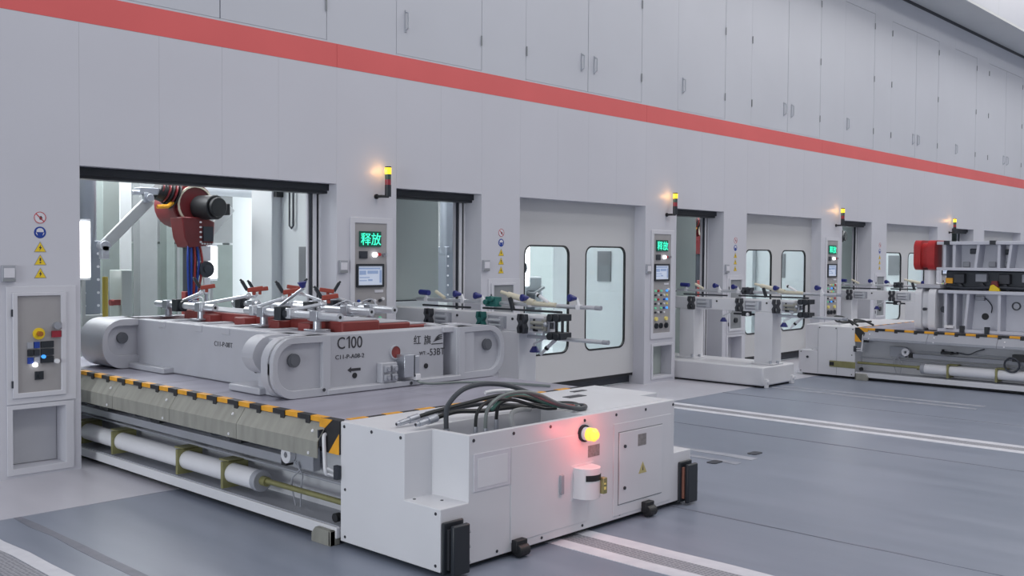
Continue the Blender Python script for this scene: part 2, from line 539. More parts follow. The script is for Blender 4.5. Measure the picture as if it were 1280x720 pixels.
# lift doors with two rounded windows
def lift_door(a, b, n):
    k = (b-a)/2.755
    wins = [(a+.316*k, a+1.228*k), (a+1.604*k, a+2.526*k)]
    holes = [rrect(p, q, .575, 2.05, .12) for p, q in wins]
    d = MB().plate(rect(a-.05, b+.075, .17, 2.72), holes, 'y', .2, .222).build('door_%d' % n, 'door', smooth=False, kind='structure')
    MB().box(b+.078, b+.11, .19, .34, 0, 2.72).build('edge_seal', 'black', d)
    MB().box(a-.05, b+.075, .21, .25, .13, .17).build('bottom_seal', 'black', d)
    MB().box(a, b, .27, .34, .02, .15).build('sill_beam', 'dark', d)
    for p, q in wins:
        g = MB().plate(rrect(p-.012, q+.012, .563, 2.062, .13), [rrect(p+.009, q-.009, .584, 2.041, .112)], 'y', .195, .227).build('window_gasket', 'black', d)
        MB().plate(rrect(p+.005, q-.005, .58, 2.045, .115), [], 'y', .208, .214).build('window_pane', 'glass', g, smooth=False)
for i, (a, b) in enumerate(BIG[1:]):
    lift_door(a, b, i+1)

# ================================================================== PRESS INTERIOR
P = 5.69
BAYN = ['first', 'second', 'third', 'fourth']
def press_column(k):
    dx = k*P
    where = ['right of the open bay with the robot', 'beyond the first closed lift door', 'beyond the second closed lift door', 'beyond the third closed lift door'][k]
    t = thing('press_column', 'pale press column with grey vent, '+where, 'press column', (7.9+dx, 1.4, 0), 'press columns')
    MB().box(6.77+dx, 9.12+dx, 1.6, 2.05, 0, 3.68).build('column_body', 'interior', t, bevel=.01)
    rx = (9.12, 9.74, 9.5, 9.12)[k]
    MB().box(6.95+dx, rx+dx, 1.2, 1.6, 0, 3.68).build('lift_panel', 'interior_green', t, bevel=.005)
    MB().box(6.97+dx, 9.10+dx, 1.17, 1.2, 1.0, 1.31).build('lower_panel', 'interior', t, bevel=.005)
    MB().box(6.97+dx, 9.10+dx, 1.18, 1.2, 1.31, 1.325).build('seal_strip', 'dark', t)
    MB().box(6.9+dx, 6.95+dx, .37, 1.6, 0, 3.68).build('side_panel', 'interior', t, bevel=.005)
    v = MB().box(6.885+dx, 6.9+dx, .94, 1.21, 1.52, 2.0)
    v.build('vent_panel', 'vent', t)
    g = MB()
    for i in range(14):
        g.box(6.878+dx, 6.886+dx, .955, 1.195, 1.545+i*.032, 1.558+i*.032)
    g.build('louvres', 'vent', t, kind='stuff')
    r = MB().tube([(6.87+dx, 1.30, 3.6), (6.87+dx, 1.30, 2.25), (6.87+dx, 1.34, 2.22), (6.87+dx, 1.38, 2.25), (6.87+dx, 1.38, 3.6)], .012, 6)
    r.build('cable_loop', 'dark', t)
    MB().box(6.8+dx, 6.9+dx, 1.55, 1.6, 2.6, 2.75).build('sensor_block', 'black', t)
for k in range(4):
    press_column(k)

def robot():
    t = thing('robot', 'dark red handling robot hanging inside the open press bay', 'robot', (6.2, 2.5, 3.68), 'robots in the press bays')
    MB().box(5.85, 6.6, 2.45, 3.05, 3.35, 3.68).cyl((6.2, 2.75, 3.4), (6.2, 2.75, 2.75), .2, 18).build('base', 'robot', t, bevel=.01)
    s = MB().cyl((6.2, 2.9, 2.5), (6.2, 2.42, 2.5), .27, 24).cyl((6.2, 2.42, 2.5), (6.2, 2.38, 2.5), .24, 24)
    s.cyl((6.2, 2.75, 2.75), (6.2, 2.75, 2.5), .24, 20)
    s.build('shoulder', 'robot', t, bevel=.01)
    MB().plate(disc(6.2, 2.5, .235, 24), [disc(6.2, 2.5, .215, 24)], 'y', 2.36, 2.385).build('joint_ring', 'cream', t)
    m = MB().cyl((6.27, 2.40, 2.47), (6.32, 2.1, 2.47), .15, 18).cyl((6.32, 2.1, 2.47), (6.33, 2.04, 2.47), .12, 18)
    m.box(6.36, 6.5, 2.08, 2.3, 2.38, 2.52)
    m.build('motor', 'black', t, bevel=.012)
    MB().plate([(5.98, 2.35), (6.28, 2.35), (6.42, 2.30), (6.40, 2.02), (6.08, 1.98), (6.02, 2.1)], [], 'y', 2.3, 2.6).build('upper_arm', 'robot', t, bevel=.015)
    c = MB().box(6.25, 6.38, 2.27, 2.3, 2.06, 2.24).build('cover_plate', 'dark', t)
    d = MB()
    for i in range(5):
        d.cyl((6.22, 2.3, 2.05+i*.06), (6.22, 2.28, 2.05+i*.06), .012, 8)
        d.cyl((6.24+i*.035, 2.3, 2.03), (6.24+i*.035, 2.28, 2.03), .010, 8)
    d.build('bolts', 'white', t, kind='stuff')
    MB().box(6.12, 6.24, 2.4, 2.55, .95, 2.0).build('forearm', 'dark', t, bevel=.01)
    MB().box(6.24, 6.38, 2.33, 2.45, 1.82, 2.0).build('valve_block', 'white', t, bevel=.006)
    MB().cyl((6.3, 2.36, 1.72), (6.3, 2.28, 1.72), .1, 20).cyl((6.3, 2.3, 1.72), (6.3, 2.26, 1.72), .05, 16).build('wrist', 'dark', t, bevel=.005)
    MB().box(6.26, 6.34, 2.27, 2.31, 1.42, 1.62).build('wrist_plate', 'white', t, bevel=.005)
    MB().cyl((6.3, 2.3, 1.42), (6.3, 2.3, 1.1), .02, 10).build('tool_rod', 'steel', t)
    MB().box(6.05, 6.12, 2.35, 2.45, 1.0, 1.45).build('tool_block', 'die_red', t, bevel=.006)
    for i, (dx, mm) in enumerate(((-.06, 'ink_blue'), (-.03, 'ink_blue'), (0, 'hose_red'), (.03, 'ink_blue'), (.06, 'hose_red'))):
        MB().tube(smooth_path([(6.16+dx, 2.36, 2.1), (6.15+dx*1.6, 2.3, 1.8), (6.14+dx, 2.32, 1.4), (6.16+dx*.6, 2.36, 1.1)]), .014, 7).build('cable', mm, t)
    b = MB()
    for i in range(6):
        b.cyl((5.98-i*.035, 2.5, 2.60+i*.012), (5.965-i*.035, 2.5, 2.606+i*.012), .17-i*.012, 16, m=i % 2)
    b.cyl((5.99, 2.5, 2.58), (5.76, 2.5, 2.66), .11, 12)
    b.build('bellows', ['black', 'robot'], t)
    g = MB().box(5.52, 5.78, 2.42, 2.58, 2.60, 2.68).box(5.56, 5.62, 2.40, 2.46, 2.5, 2.62).cyl((5.46, 2.5, 2.62), (5.55, 2.5, 2.62), .03, 10).cyl((5.62, 2.44, 2.56), (5.62, 2.36, 2.56), .045, 12)
    g.build('tool_bracket', 'steel', t, bevel=.004)
    MB().bar((5.66, 2.45, 2.55), (5.10, 2.45, 1.99), .05, .13).build('link_arm', 'column', t, bevel=.012)
    MB().cyl((5.10, 2.40, 1.99), (5.10, 2.52, 1.99), .06, 14).box(5.06, 5.14, 2.40, 2.5, 1.84, 1.99).build('link_joint', 'steel', t, bevel=.004)
    MB().tube([(5.72, 2.4, 2.46), (5.85, 2.4, 2.47), (5.92, 2.4, 2.52)], .025, 8).build('yellow_fitting', 'yellow', t)
    MB().bar((6.79, 2.55, 2.5), (6.27, 2.55, 1.93), .05, .12).build('brace', 'column', t, bevel=.01)
    return t
rb = robot()
MB().cyl((6.42, 3.0, 2.74), (9.4, 3.0, 2.74), .075, 18).build('pipe', 'alu', tag(thing('roof_pipe', 'thick pale pipe running right from the hanging robot', 'pipe', (7.8, 3.0, 2.74)), 'thick pale pipe running right from the hanging robot', 'pipe'))
copy_tree(rb, (P, 0, 0), 'dark red robot hanging behind the first closed lift door')
copy_tree(rb, (2*P, 0, 0), 'dark red robot seen at the right edge of the second small opening')
copy_tree(rb, (3*P, 0, 0), 'dark red robot seen through the third small opening')

def duct():
    t = thing('duct', 'shiny round duct on perforated box at left of open bay', 'duct', (5.02, 2.75, 0), 'ducts in the press bays')
    MB().cyl((5.03, 2.75, 1.95), (5.03, 2.75, 3.68), .11, 20).build('pipe', 'duct', t)
    MB().box(4.93, 5.15, 2.65, 2.85, 1.2, 2.05).build('box', 'duct', t, bevel=.008)
    d = MB()
    for i in range(5):
        for sx in (4.96, 5.12):
            d.cyl((sx, 2.65, 1.3+i*.15), (sx, 2.64, 1.3+i*.15), .016, 8)
    d.build('bolts', 'white', t, kind='stuff')
    MB().box(4.9, 5.2, 2.6, 2.9, 0, 1.2).build('pedestal', 'column', t, bevel=.01)
    return t
dc = duct()
copy_tree(dc, (P, 0, 0), 'shiny round duct seen at right of the first small opening')
copy_tree(dc, (2*P, 0, 0), 'shiny round duct in the bay behind the second lift door')

def strip_lamp(x, y, z0, z1, label):
    t = thing('strip_lamp', label, 'lamp', (x, y, z0), 'vertical work lamps in the press bays')
    MB().box(x-.075, x+.075, y+.02, y+.07, z0-.03, z1+.03).build('housing', 'alu', t)
    MB().box(x-.055, x+.055, y-.02, y+.02, z0, z1).build('tube', 'lamp_white', t)
    MB().box(x-.02, x+.02, y+.03, y+.07, 0, z0).build('stand', 'column', t)
strip_lamp(4.88, 2.45, 1.63, 2.26, 'bright vertical work lamp at left edge of open bay')
strip_lamp(6.56, 2.6, 1.60, 2.0, 'bright vertical work lamp right of the hanging robot')
strip_lamp(12.75, 2.9, 1.4, 2.2, 'bright vertical work lamp behind first lift door window')

# columns, cabinets and guards standing deep inside the bay
for i, (x, w, y, h, mm, lab) in enumerate((
        (5.72, .22, 3.6, 3.68, 'guard', 'grey cabinet column behind the link arm of the robot'),
        (6.2, .16, 4.2, 3.68, 'column', 'slim pale post behind the link arm of the robot'),
        (6.62, .26, 4.4, 3.68, 'guard_top', 'wide greenish post left of the robot shoulder'),
        (7.05, .12, 4.6, 3.68, 'guard', 'thin grey post directly behind the robot'),
        (8.6, .5, 5.2, 3.68, 'interior', 'white column between robot and press column'))):
    t = thing('post', lab, 'post', (x, y, 0))
    MB().box(x-w/2, x+w/2, y, y+.2, 0, h).build('shaft', mm, t, bevel=.01)
    MB().box(x-w/2-.03, x+w/2+.03, y-.03, y+.23, 0, .05).build('foot_plate', 'dark', t)
for x0, x1, y, lab in ((4.6, 8.3, 5.0, 'grey green machine guard across the back of the open bay'), (11.9, 14.6, 5.6, 'grey machine guard behind the first lift door')):
    t = thing('machine_guard', lab, 'guard', (x0, y, 0))
    w = (x1-x0)/4
    for i in range(4):
        MB().box(x0+i*w+.01, x0+(i+1)*w-.01, y, y+.05, .05, 2.05).build('guard_panel', 'guard', t)
        MB().box(x0+i*w+.01, x0+(i+1)*w-.01, y, y+.05, 2.08, 3.68).build('guard_panel', 'guard_top', t)
        MB().box(x0+i*w-.02, x0+i*w+.02, y-.02, y+.07, 0, 3.68).build('guard_post', 'guard_top', t)
t = thing('bollard', 'yellow guard post below the bright lamp at left', 'bollard', (4.82, 1.9, 0))
MB().cyl((4.86, 1.9, 0), (4.86, 1.9, 1.65), .03, 12).build('pole', mat('dull_yellow', (176, 160, 70), .5), t)
MB().box(4.78, 4.94, 1.82, 1.98, 0, .02).build('base_plate', 'dark', t)
t = thing('green_cabinet', 'pale green control column left of the die tooling', 'cabinet', (5.25, 2.0, 0))
MB().box(5.09, 5.22, 2.0, 2.3, 0, 1.72).build('body', 'interior_green', t, bevel=.01)
MB().cyl((5.02, 2.05, 1.36), (4.98, 2.05, 1.36), .035, 12).box(5.02, 5.09, 2.02, 2.08, 1.33, 1.39).build('stop_button', ['die_red'], t)
t = thing('wall_panel_unit', 'white wall unit with dark round flap behind the robot', 'cabinet', (9.2, 6.0, 0))
MB().box(8.2, 9.6, 6.1, 6.49, 0, 2.5).build('body', 'interior', t, bevel=.01)
MB().cyl((8.72, 6.1, 1.85), (8.72, 6.06, 1.85), .2, 20).build('round_flap', 'vent', t)
MB().tube(smooth_path([(8.95, 6.05, 2.3), (9.1, 6.02, 2.28), (9.12, 6.02, 2.1), (9.12, 6.02, 1.2)]), .025, 8).build('hose', 'dark', t)

# machine blocks seen blurred through the first lift door
for (x, y, w, d, z0, z1, mm, lab) in ((13.05, 3.2, .9, .7, 0, 1.55, 'vent', 'grey machine block behind first lift door window'),
                                     (14.15, 4.1, .8, .6, 0, 1.25, 'rail', 'pale grey machine block beside the other behind first lift door')):
    t = thing('machine_block', lab, 'machine', (x, y, 0))
    MB().box(x-w/2, x+w/2, y, y+d, z0, z1).build('body', mm, t, bevel=.03)
    for i in range(3):
        MB().cyl((x-w/2+.15+i*.25, y+.2, z1-.02), (x-w/2+.15+i*.25, y+.2, z1+.16+.05*i), .06, 12).build('nozzle', 'steel', t)
    MB().tube(smooth_path([(x-w/2, y-.03, z1-.1), (x, y-.12, z1-.3), (x+w/2, y-.03, z1-.2)]), .03, 8).build('hose', 'hose', t)
    MB().box(x-.2, x+.2, y-.05, y, z1-.6, z1-.25).build('cover', 'dark', t)

# ================================================================== WALL EQUIPMENT
def stack_light(x, lab):
    z = 2.56
    t = thing('stack_light', lab, 'signal light', (x, 0, z), 'stack lights on the wall')
    MB().cyl((x-.09, 0, z), (x-.09, -.02, z), .028, 12).tube([(x-.09, -.02, z), (x-.09, -.10, z), (x, -.10, z), (x, -.10, z+.06)], .016, 8).build('bracket', 'black', t)
    MB().cyl((x, -.10, z), (x, -.10, z+.13), .036, 16).build('base', 'header', t)
    MB().cyl((x, -.10, z+.13), (x, -.10, z+.19), .034, 16).build('red_lens', 'lens_red', t)
    MB().cyl((x, -.10, z+.19), (x, -.10, z+.25), .034, 16).build('green_lens', 'lens_green', t)
    MB().cyl((x, -.10, z+.25), (x, -.10, z+.32), .036, 16).build('amber_lens', 'amber_lit', t, label='lit amber top lens')
    MB().cyl((x, -.10, z+.32), (x, -.10, z+.335), .036, 16).build('cap', 'header', t)
    l = bpy.data.lights.new('stack_light_glow', 'POINT')
    l.energy, l.color, l.shadow_soft_size = .55, (1, .52, .22), .03
    o = bpy.data.objects.new('stack_light_glow', l); COL.objects.link(o); o.location = (x-.055, -.095, z+.285)
stack_light(7.16, 'stack light above the panel right of the open bay')
stack_light(12.82, 'stack light right of the first closed lift door')
stack_light(18.6, 'stack light right of the second closed lift door')
stack_light(24.65, 'farthest stack light, above the upper die')

def operator_panel(x0, lab, k):
    """tall niche panel with LED sign, touch screen and buttons; x0 left edge of panel face"""
    x1 = x0+.45
    t = thing('operator_panel', lab, 'control panel', (x0+.22, 0, 0), 'operator panels on the pillars')
    MB().plate(rect(x0-.06, x1+.08, .67, 2.32), [rect(x0, x1, .76, 2.26)], 'y', -.016, 0).build('frame', 'frame', t, bevel=.004)
    MB().box(x0, x1, -.006, -.001, .76, 2.26).build('face_plate', 'panel_face', t)
    d = MB().box(x0+.06, x0+.36, -.022, -.006, 2.0, 2.17).build('led_sign', 'led_back', t)
    lettering('释放', .145, (x0+.07, -.0235, 2.03), '-y', 'led', d, 'led_glyphs')
    MB().box(x0+.06, x0+.17, -.02, -.006, 1.87, 1.95).box(x0+.07, x0+.16, -.024, -.02, 1.88, 1.91).build('socket', 'dark', t)
    MB().cyl((x0+.27, -.006, 1.912), (x0+.27, -.04, 1.912), .027, 14).build('white_button', 'lamp_white', t)
    MB().cyl((x0+.335, -.006, 1.915), (x0+.335, -.035, 1.915), .018, 12).build('red_button', 'ink_red', t)
    MB().cyl((x0+.41, -.006, 1.915), (x0+.41, -.02, 1.915), .022, 12).box(x0+.40, x0+.42, -.05, -.02, 1.9, 1.93).build('key_switch', 'steel', t)
    h = MB().plate(rrect(x0+.02, x0+.40, 1.55, 1.81, .01), [rect(x0+.04, x0+.38, 1.575, 1.785)], 'y', -.03, -.006).build('touch_screen', 'header', t)
    MB().box(x0+.04, x0+.38, -.018, -.008, 1.575, 1.785).build('screen', 'screen', h)
    w = MB()
    for (a, b, c, e) in ((.05, .35, 1.75, 1.765), (.06, .15, 1.69, 1.735), (.17, .32, 1.70, 1.735), (.06, .2, 1.655, 1.665), (.06, .16, 1.62, 1.63), (.18, .24, 1.62, 1.64), (.34, .37, 1.6, 1.74)):
        w.box(x0+a, x0+b, -.0195, -.018, c, e)
    w.build('screen_widgets', 'screen_dim', h)
    MB().box(x0+.28, x0+.40, -.012, -.006, 1.49, 1.52).build('name_plate', 'paper', t)
    MB().cyl((x0+.39, -.006, 1.42), (x0+.39, -.03, 1.42), .018, 12).build('knob', 'white', t)
    cols = ['lamp_green', 'lamp_yellow', 'white', 'ink_blue', 'lamp_green', 'dark', 'lamp_blue', 'ink_red', 'white', 'dark']
    q = 0
    for r in range(6):
        for c in range(5):
            q += 1
            if (r*5+c*3+k) % 7 == 3:
                continue
            bx, bz = x0+.05+c*.075, 1.40-r*.065
            MB().cyl((bx, -.006, bz), (bx, -.028, bz), .016, 10).build('push_button', cols[(q*3+k) % len(cols)], t)
    for bx in (x0+.07, x0+.33):
        MB().cyl((bx, -.006, .975), (bx, -.035, .975), .03, 14).build('yellow_lamp', 'lamp_yellow', t)
    for bx in (x0+.08, x0+.2, x0+.34):
        MB().cyl((bx, -.006, .87), (bx, -.03, .87), .042, 14).box(bx-.008, bx+.008, -.04, -.03, .84, .90).build('selector', 'header', t)
    # socket box below
    MB().plate(rect(x0-.03, x1+.09, .06, .60), [rect(x0+.01, x1+.05, .10, .56)], 'y', -.016, 0).build('lower_frame', 'frame', t, bevel=.004)
    MB().box(x0+.015, x1+.045, .185, .198, .105, .555).build('lower_plate', 'interior_green', t)
    for pz in (.50, .40):
        MB().cyl((x0+.08, .185, pz), (x0+.08, .11, pz), .03, 12).build('plug_socket', 'header', t)
    for pz in (.30, .19):
        for px in (x0+.06, x0+.15):
            MB().box(px-.035, px+.035, .12, .185, pz-.04, pz+.04).build('plug_socket', 'dark', t)
operator_panel(6.77, 'tall operator panel with green lit sign right of the open bay', 0)
operator_panel(12.40, 'operator panel with green lit sign right of the first closed lift door', 1)
operator_panel(18.15, 'operator panel with green lit sign right of the second closed lift door', 2)
operator_panel(24.1, 'operator panel mostly hidden behind the upper die', 3)

def safety_signs(x, where):
    def sg(name, lab):
        return thing(name, lab, 'sign', (x, 0, 0))
    t = sg('prohibition_sign', 'round no touching sign, topmost on '+where)
    MB().plate(disc(x, 2.203, .05), [], 'y', -.002, 0).build('disc', 'paper', t)
    MB().plate(disc(x, 2.203, .05), [disc(x, 2.203, .045)], 'y', -.004, -.002).bar((x-.032, -.003, 2.235), (x+.032, -.003, 2.171), .002, .007).build('red_ring', 'ink_red', t)
    h = MB().plate([(x+.004+.6*u, 2.203+.6*v) for u, v in ((-.012, -.028), (.014, -.031), (.03, -.003), (.022, .002), (.016, .019), (.008, .021), (.004, .025), (-.004, .017), (-.008, .007), (-.016, -.001))], [], 'y', -.0035, -.002)
    h.build('hand_symbol', 'ink', t)
    t = sg('mandatory_sign', 'round blue face protection sign, second on '+where)
    MB().plate(disc(x, 2.077, .05), [], 'y', -.002, 0).build('disc', 'ink_blue', t)
    MB().plate([(x-.03, 2.08), (x-.028, 2.1), (x-.012, 2.113), (x+.012, 2.113), (x+.028, 2.1), (x+.03, 2.08)], [], 'y', -.0035, -.002).plate([(x-.036, 2.075), (x-.026, 2.055), (x-.02, 2.05), (x-.028, 2.075)], [], 'y', -.0035, -.002).plate([(x+.036, 2.075), (x+.028, 2.075), (x+.02, 2.05), (x+.026, 2.055)], [], 'y', -.0035, -.002).build('face_symbol', 'paper', t)
    for z, nm in ((1.95, 'upper'), (1.84, 'middle'), (1.728, 'lowest')):
        t = sg('warning_sign', nm+' yellow warning triangle on '+where)
        MB().plate([(x-.052, z-.04), (x+.052, z-.04), (x, z+.05)], [], 'y', -.002, 0).build('border', 'grey_label', t)
        MB().plate([(x-.045, z-.036), (x+.045, z-.036), (x, z+.042)], [], 'y', -.003, -.002).build('triangle', 'ink_yellow', t)
        if nm == 'middle':
            g = MB().box(x-.006, x+.006, -.004, -.003, z-.006, z+.02).box(x-.006, x+.006, -.004, -.003, z-.024, z-.013)
        else:
            g = MB().plate([(x+.006, z+.022), (x-.012, z-.006), (x-.002, z-.006), (x-.006, z-.028), (x+.014, z+.002), (x+.003, z+.002)], [], 'y', -.004, -.003)
        g.build('symbol', 'ink', t)
safety_signs(3.43, 'the pillar left of the open bay')
safety_signs(9.09, 'the pillar left of the first lift door')
safety_signs(14.77, 'the pillar left of the second lift door')
safety_signs(20.6, 'the pillar left of the third lift door')

def wall_switch(x, z, lab):
    t = thing('wall_switch', lab, 'switch', (x, 0, z), 'small switches on the wall')
    MB().box(x-.055, x+.055, -.03, 0, z-.07, z+.07).build('box', 'rail', t, bevel=.006)
    MB().box(x-.042, x+.042, -.036, -.03, z-.035, z+.045).build('face', 'paper', t)
    MB().box(x-.05, x+.05, -.034, -.03, z-.065, z-.045).build('lower_band', 'vent', t)
wall_switch(3.168, 1.73, 'small grey wall switch left of the warning triangles')
wall_switch(6.61, 1.78, 'small grey wall switch beside the tall operator panel')
wall_switch(8.81, 1.79, 'small grey wall switch right of the first small opening')
wall_switch(12.26, 1.735, 'small grey wall switch right of the first lift door')
wall_switch(14.49, 1.73, 'small grey wall switch right of the second small opening')

def gate_cabinet(x, lab, full):
    """small switch cabinet with a clear door, niche below"""
    t = thing('switch_cabinet', lab, 'cabinet', (x+.21, 0, .1), 'switch cabinets on the pillars')
    x0, x1 = x, x+.44
    MB().plate(rect(x0-.045, x1+.09, .63, 1.62), [rect(x0, x1, .68, 1.57)], 'y', -.012, 0).build('outer_frame', 'frame', t, bevel=.003)
    MB().plate(rect(x0, x1, .68, 1.57), [rect(x0+.04, x1-.04, .722, 1.54)], 'y', -.026, -.004).build('door_frame', 'frame', t, bevel=.004)
    MB().box(x0+.04, x1-.04, -.008, -.001, .722, 1.54).build('face_plate', 'vent' if not full else 'panel_face', t)
    for z in (.8, 1.4):
        MB().cyl((x0-.004, -.02, z-.03), (x0-.004, -.02, z+.03), .008, 8).build('hinge', 'dark', t)
    cx = x+.215
    if full:
        MB().cyl((cx, -.008, 1.216), (cx, -.016, 1.216), .05, 20).build('stop_ring', 'ink_yellow', t)
        MB().cyl((cx, -.016, 1.216), (cx, -.055, 1.216), .022, 16).build('stop_button', mat('stop_orange', (160, 100, 44), .4), t)
        MB().cyl((cx+.145, -.008, 1.28), (cx+.145, -.05, 1.28), .032, 14).build('isolator', 'steel', t)
        MB().box(cx+.105, cx+.18, -.03, -.008, 1.18, 1.235).build('isolator_tag', 'lens_red', t)
    if full:
        for r in range(3):
            MB().box(cx+.015, cx+.12, -.024, -.008, 1.095-r*.065, 1.15-r*.065).build('dark_switch', 'header', t)
            for c in range(2):
                MB().box(cx-.095+c*.052, cx-.05+c*.052, -.024, -.008, 1.095-r*.065, 1.148-r*.065).build('switch', ('rail', 'header', 'ink_blue', 'dark')[(r+c*2) % 4], t)
        MB().cyl((cx+.03, -.02, 1.02), (cx+.03, -.045, 1.02), .016, 12).build('blue_lamp', 'lamp_blue', t)
        MB().cyl((cx-.04, -.02, .955), (cx-.04, -.045, .955), .019, 12).build('white_lamp', 'lamp_white', t)
        MB().cyl((cx+.14, -.008, .975), (cx+.14, -.05, .975), .02, 12).build('knob', 'white', t)
        MB().box(cx-.035, cx+.035, -.02, -.008, .825, .895).cyl((cx, -.02, .86), (cx, -.035, .86), .014, 10).build('socket', 'header', t)
    else:
        MB().cyl((cx, -.008, .86), (cx, -.04, .86), .045, 14).build('switch', 'header', t)
    # open niche underneath
    MB().plate(rect(x0-.045, x1+.07, .03, .62), [rect(x0+.0, x1, .085, .585)], 'y', -.012, 0).build('niche_frame', 'frame', t, bevel=.003)
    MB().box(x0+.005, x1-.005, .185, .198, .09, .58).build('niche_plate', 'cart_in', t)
gate_cabinet(3.195, 'switch cabinet with yellow stop button left of the open bay', True)
gate_cabinet(8.905, 'switch cabinet left of the first lift door, behind tooling beam', False)
gate_cabinet(14.56, 'switch cabinet left of the second lift door', False)
gate_cabinet(20.4, 'switch cabinet left of the third lift door', False)

# ================================================================== DIE CARTS
def make_cart(x0, yend, d, lab):
    """x0 left side, yend the line between platform and end box, d +1: box towards the hall, -1: box towards the wall"""
    L = 5.2
    Y = lambda s: yend+d*s
    t = thing('die_cart', lab, 'cart', (x0+1.3, Y(1.5), 0))
    A = lambda x: x0+x
    # platform
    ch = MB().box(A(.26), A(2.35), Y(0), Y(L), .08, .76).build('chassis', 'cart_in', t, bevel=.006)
    MB().box(A(.03), A(2.45), Y(.1), Y(L-.05), .015, .075).build('undercarriage', 'black', t)
    MB().box(A(-.02), A(.28), Y(.02), Y(L), .045, .12).build('base_beam', 'cart', t, bevel=.006)
    MB().box(A(.004), A(.28), Y(.02), Y(L), .12, .126).build('beam_top', 'rail', t)
    ny, nx = 6, 2
    for i in range(ny):
        for j in range(nx):
            MB().box(A(.01+j*1.24)+.002, A(.01+(j+1)*1.24)-.002, Y(i*L/ny+.003), Y((i+1)*L/ny-.003), .765, .819).build('deck_plate', 'deck', t, smooth=False, bevel=.002)
    # hazard tape along the two edges
    n = int(L/.3)
    for i in range(n):
        a = .03+i*.3
        MB().box(A(-.004), A(.055), Y(a), Y(a+.15), .79, .8225).build('black_tape', 'hblack', t, smooth=False)
        MB().box(A(-.004), A(.055), Y(a+.15), Y(a+.3), .79, .8225).build('yellow_tape', 'yellow', t, smooth=False)
        if i:
            MB().box(A(-.012), A(.0), Y(a-.005), Y(a+.045), .755, .8235).build('stop_tab', 'hblack', t, smooth=False)
    for i in range(8):
        a = .08+i*.3
        MB().box(A(a), A(a+.15), Y(.0), Y(.05), .81, .8225).build('yellow_tape', 'yellow', t, smooth=False)
        MB().box(A(a+.15), A(a+.3), Y(.0), Y(.035), .81, .8222).build('black_tape', 'hblack', t, smooth=False)
    # galvanised skirt along the side
    zb = .565 if d > 0 else .64
    sec = [(0, .785), (-.075, .675), (-.075, zb), (-.069, zb), (-.069, .673), (.006, .783)]
    k = 5
    for i in range(k):
        a, b = .15+i*(L-.25)/k, .15+(i+1)*(L-.25)/k
        s = MB().add([(A(q[0]), Y(a+.003), q[1]) for q in sec]+[(A(q[0]), Y(b-.003), q[1]) for q in sec],
                     [(0, 1, 4, 5), (1, 2, 3, 4), (6, 11, 10, 7), (7, 10, 9, 8)]+[(j, (j+1) % 6, (j+1) % 6+6, j+6) for j in range(6)])
        o = s.build('skirt_plate', 'galv' if d > 0 else 'rail', t, smooth=False)
        MB().cyl((A(-.075), Y(a+.1), zb+.025), (A(-.08), Y(a+.1), zb+.025), .011, 8).build('screw', 'white', o)
        MB().cyl((A(-.038), Y(a+.1), .73), (A(-.046), Y(a+.1), .735), .011, 8).build('screw', 'white', o)
    MB().box(A(-.06), A(.14), Y(.155), Y(.17), .64, .75).build('skirt_bracket', 'dark', t)
    # hazard end plate with diagonal bands
    h = MB().box(A(-.012), A(.03), Y(.0), Y(.21), .6, .822).build('end_plate', 'hblack', t, smooth=False)
    zz = MB()
    for q in ([(.21, .822), (.21, .715), (.07, .822)], [(.0, .735), (.0, .60), (.11, .60)]):
        zz.plate([(Y(u), v) for u, v in q], [], 'x', A(-.016), A(-.012))
    zz.build('yellow_band', 'yellow', h, smooth=False)
    # hydraulic cylinder, rod and clamps
    cy = MB()
    cy.cyl((A(.07), Y(1.06), .252), (A(.07), Y(L-.1), .252), .074, 20)
    cy = cy.build('cylinder', 'white', t)
    MB().cyl((A(.07), Y(1.02), .252), (A(.07), Y(1.08), .252), .08, 20).build('end_ring', 'rail', cy, bevel=.006)
    MB().cyl((A(.07), Y(.96), .256), (A(.07), Y(1.03), .256), .035, 14).build('gland', 'olive', cy)
    MB().cyl((A(.07), Y(.02), .262), (A(.07), Y(1.0), .262), .02, 12).build('rod', 'olive', t)
    for s in (1.42, 2.1, 3.24, 3.92, 4.8):
        MB().plate([(A(-.02), .145), (A(.2), .145), (A(.2), .345), (A(-.02), .345)], [disc(A(.07), .252, .0755, 18)], 'y', Y(s), Y(s+.03)).box(A(.03), A(.21), Y(s), Y(s+.14), .335, .35).build('clamp_plate', 'olive', t, smooth=False, bevel=.002)
    # cable rail, thin line, valves
    MB().box(A(.13), A(.2), Y(.86), Y(L-.1), .395, .46).build('cable_rail', 'rail', t, bevel=.004)
    MB().box(A(.12), A(.21), Y(.80), Y(.86), .39, .465).build('rail_cap', 'black', t)
    MB().tube([(A(.17), Y(0.02), .345), (A(.17), Y(L-.2), .365)], .011, 8).build('thin_line', 'rail', t)
    MB().tube([(A(.17), Y(.9), .50), (A(.17), Y(L-.2), .50)], .009, 8).build('thin_line', 'alu', t)
    for s in (1.3, 2.55, 3.5):
        MB().box(A(.06), A(.16), Y(s), Y(s+.16), .49, .53).cyl((A(.11), Y(s+.02), .52), (A(.11), Y(s+.02), .56), .02, 10).box(A(.09), A(.13), Y(s+.16), Y(s+.24), .50, .52).build('valve', 'black', t, bevel=.004)
        MB().tube(smooth_path([(A(.1), Y(s+.22), .53), (A(.06), Y(s+.4), .51), (A(.1), Y(s+.5), .56), (A(.15), Y(s+.6), .6)]), .008, 6).build('valve_line', 'dark', t)
    r = MB().box(A(.14), A(.2), Y(.50), Y(.74), .39, .55).build('pulley_plate', 'rail', t, bevel=.004)
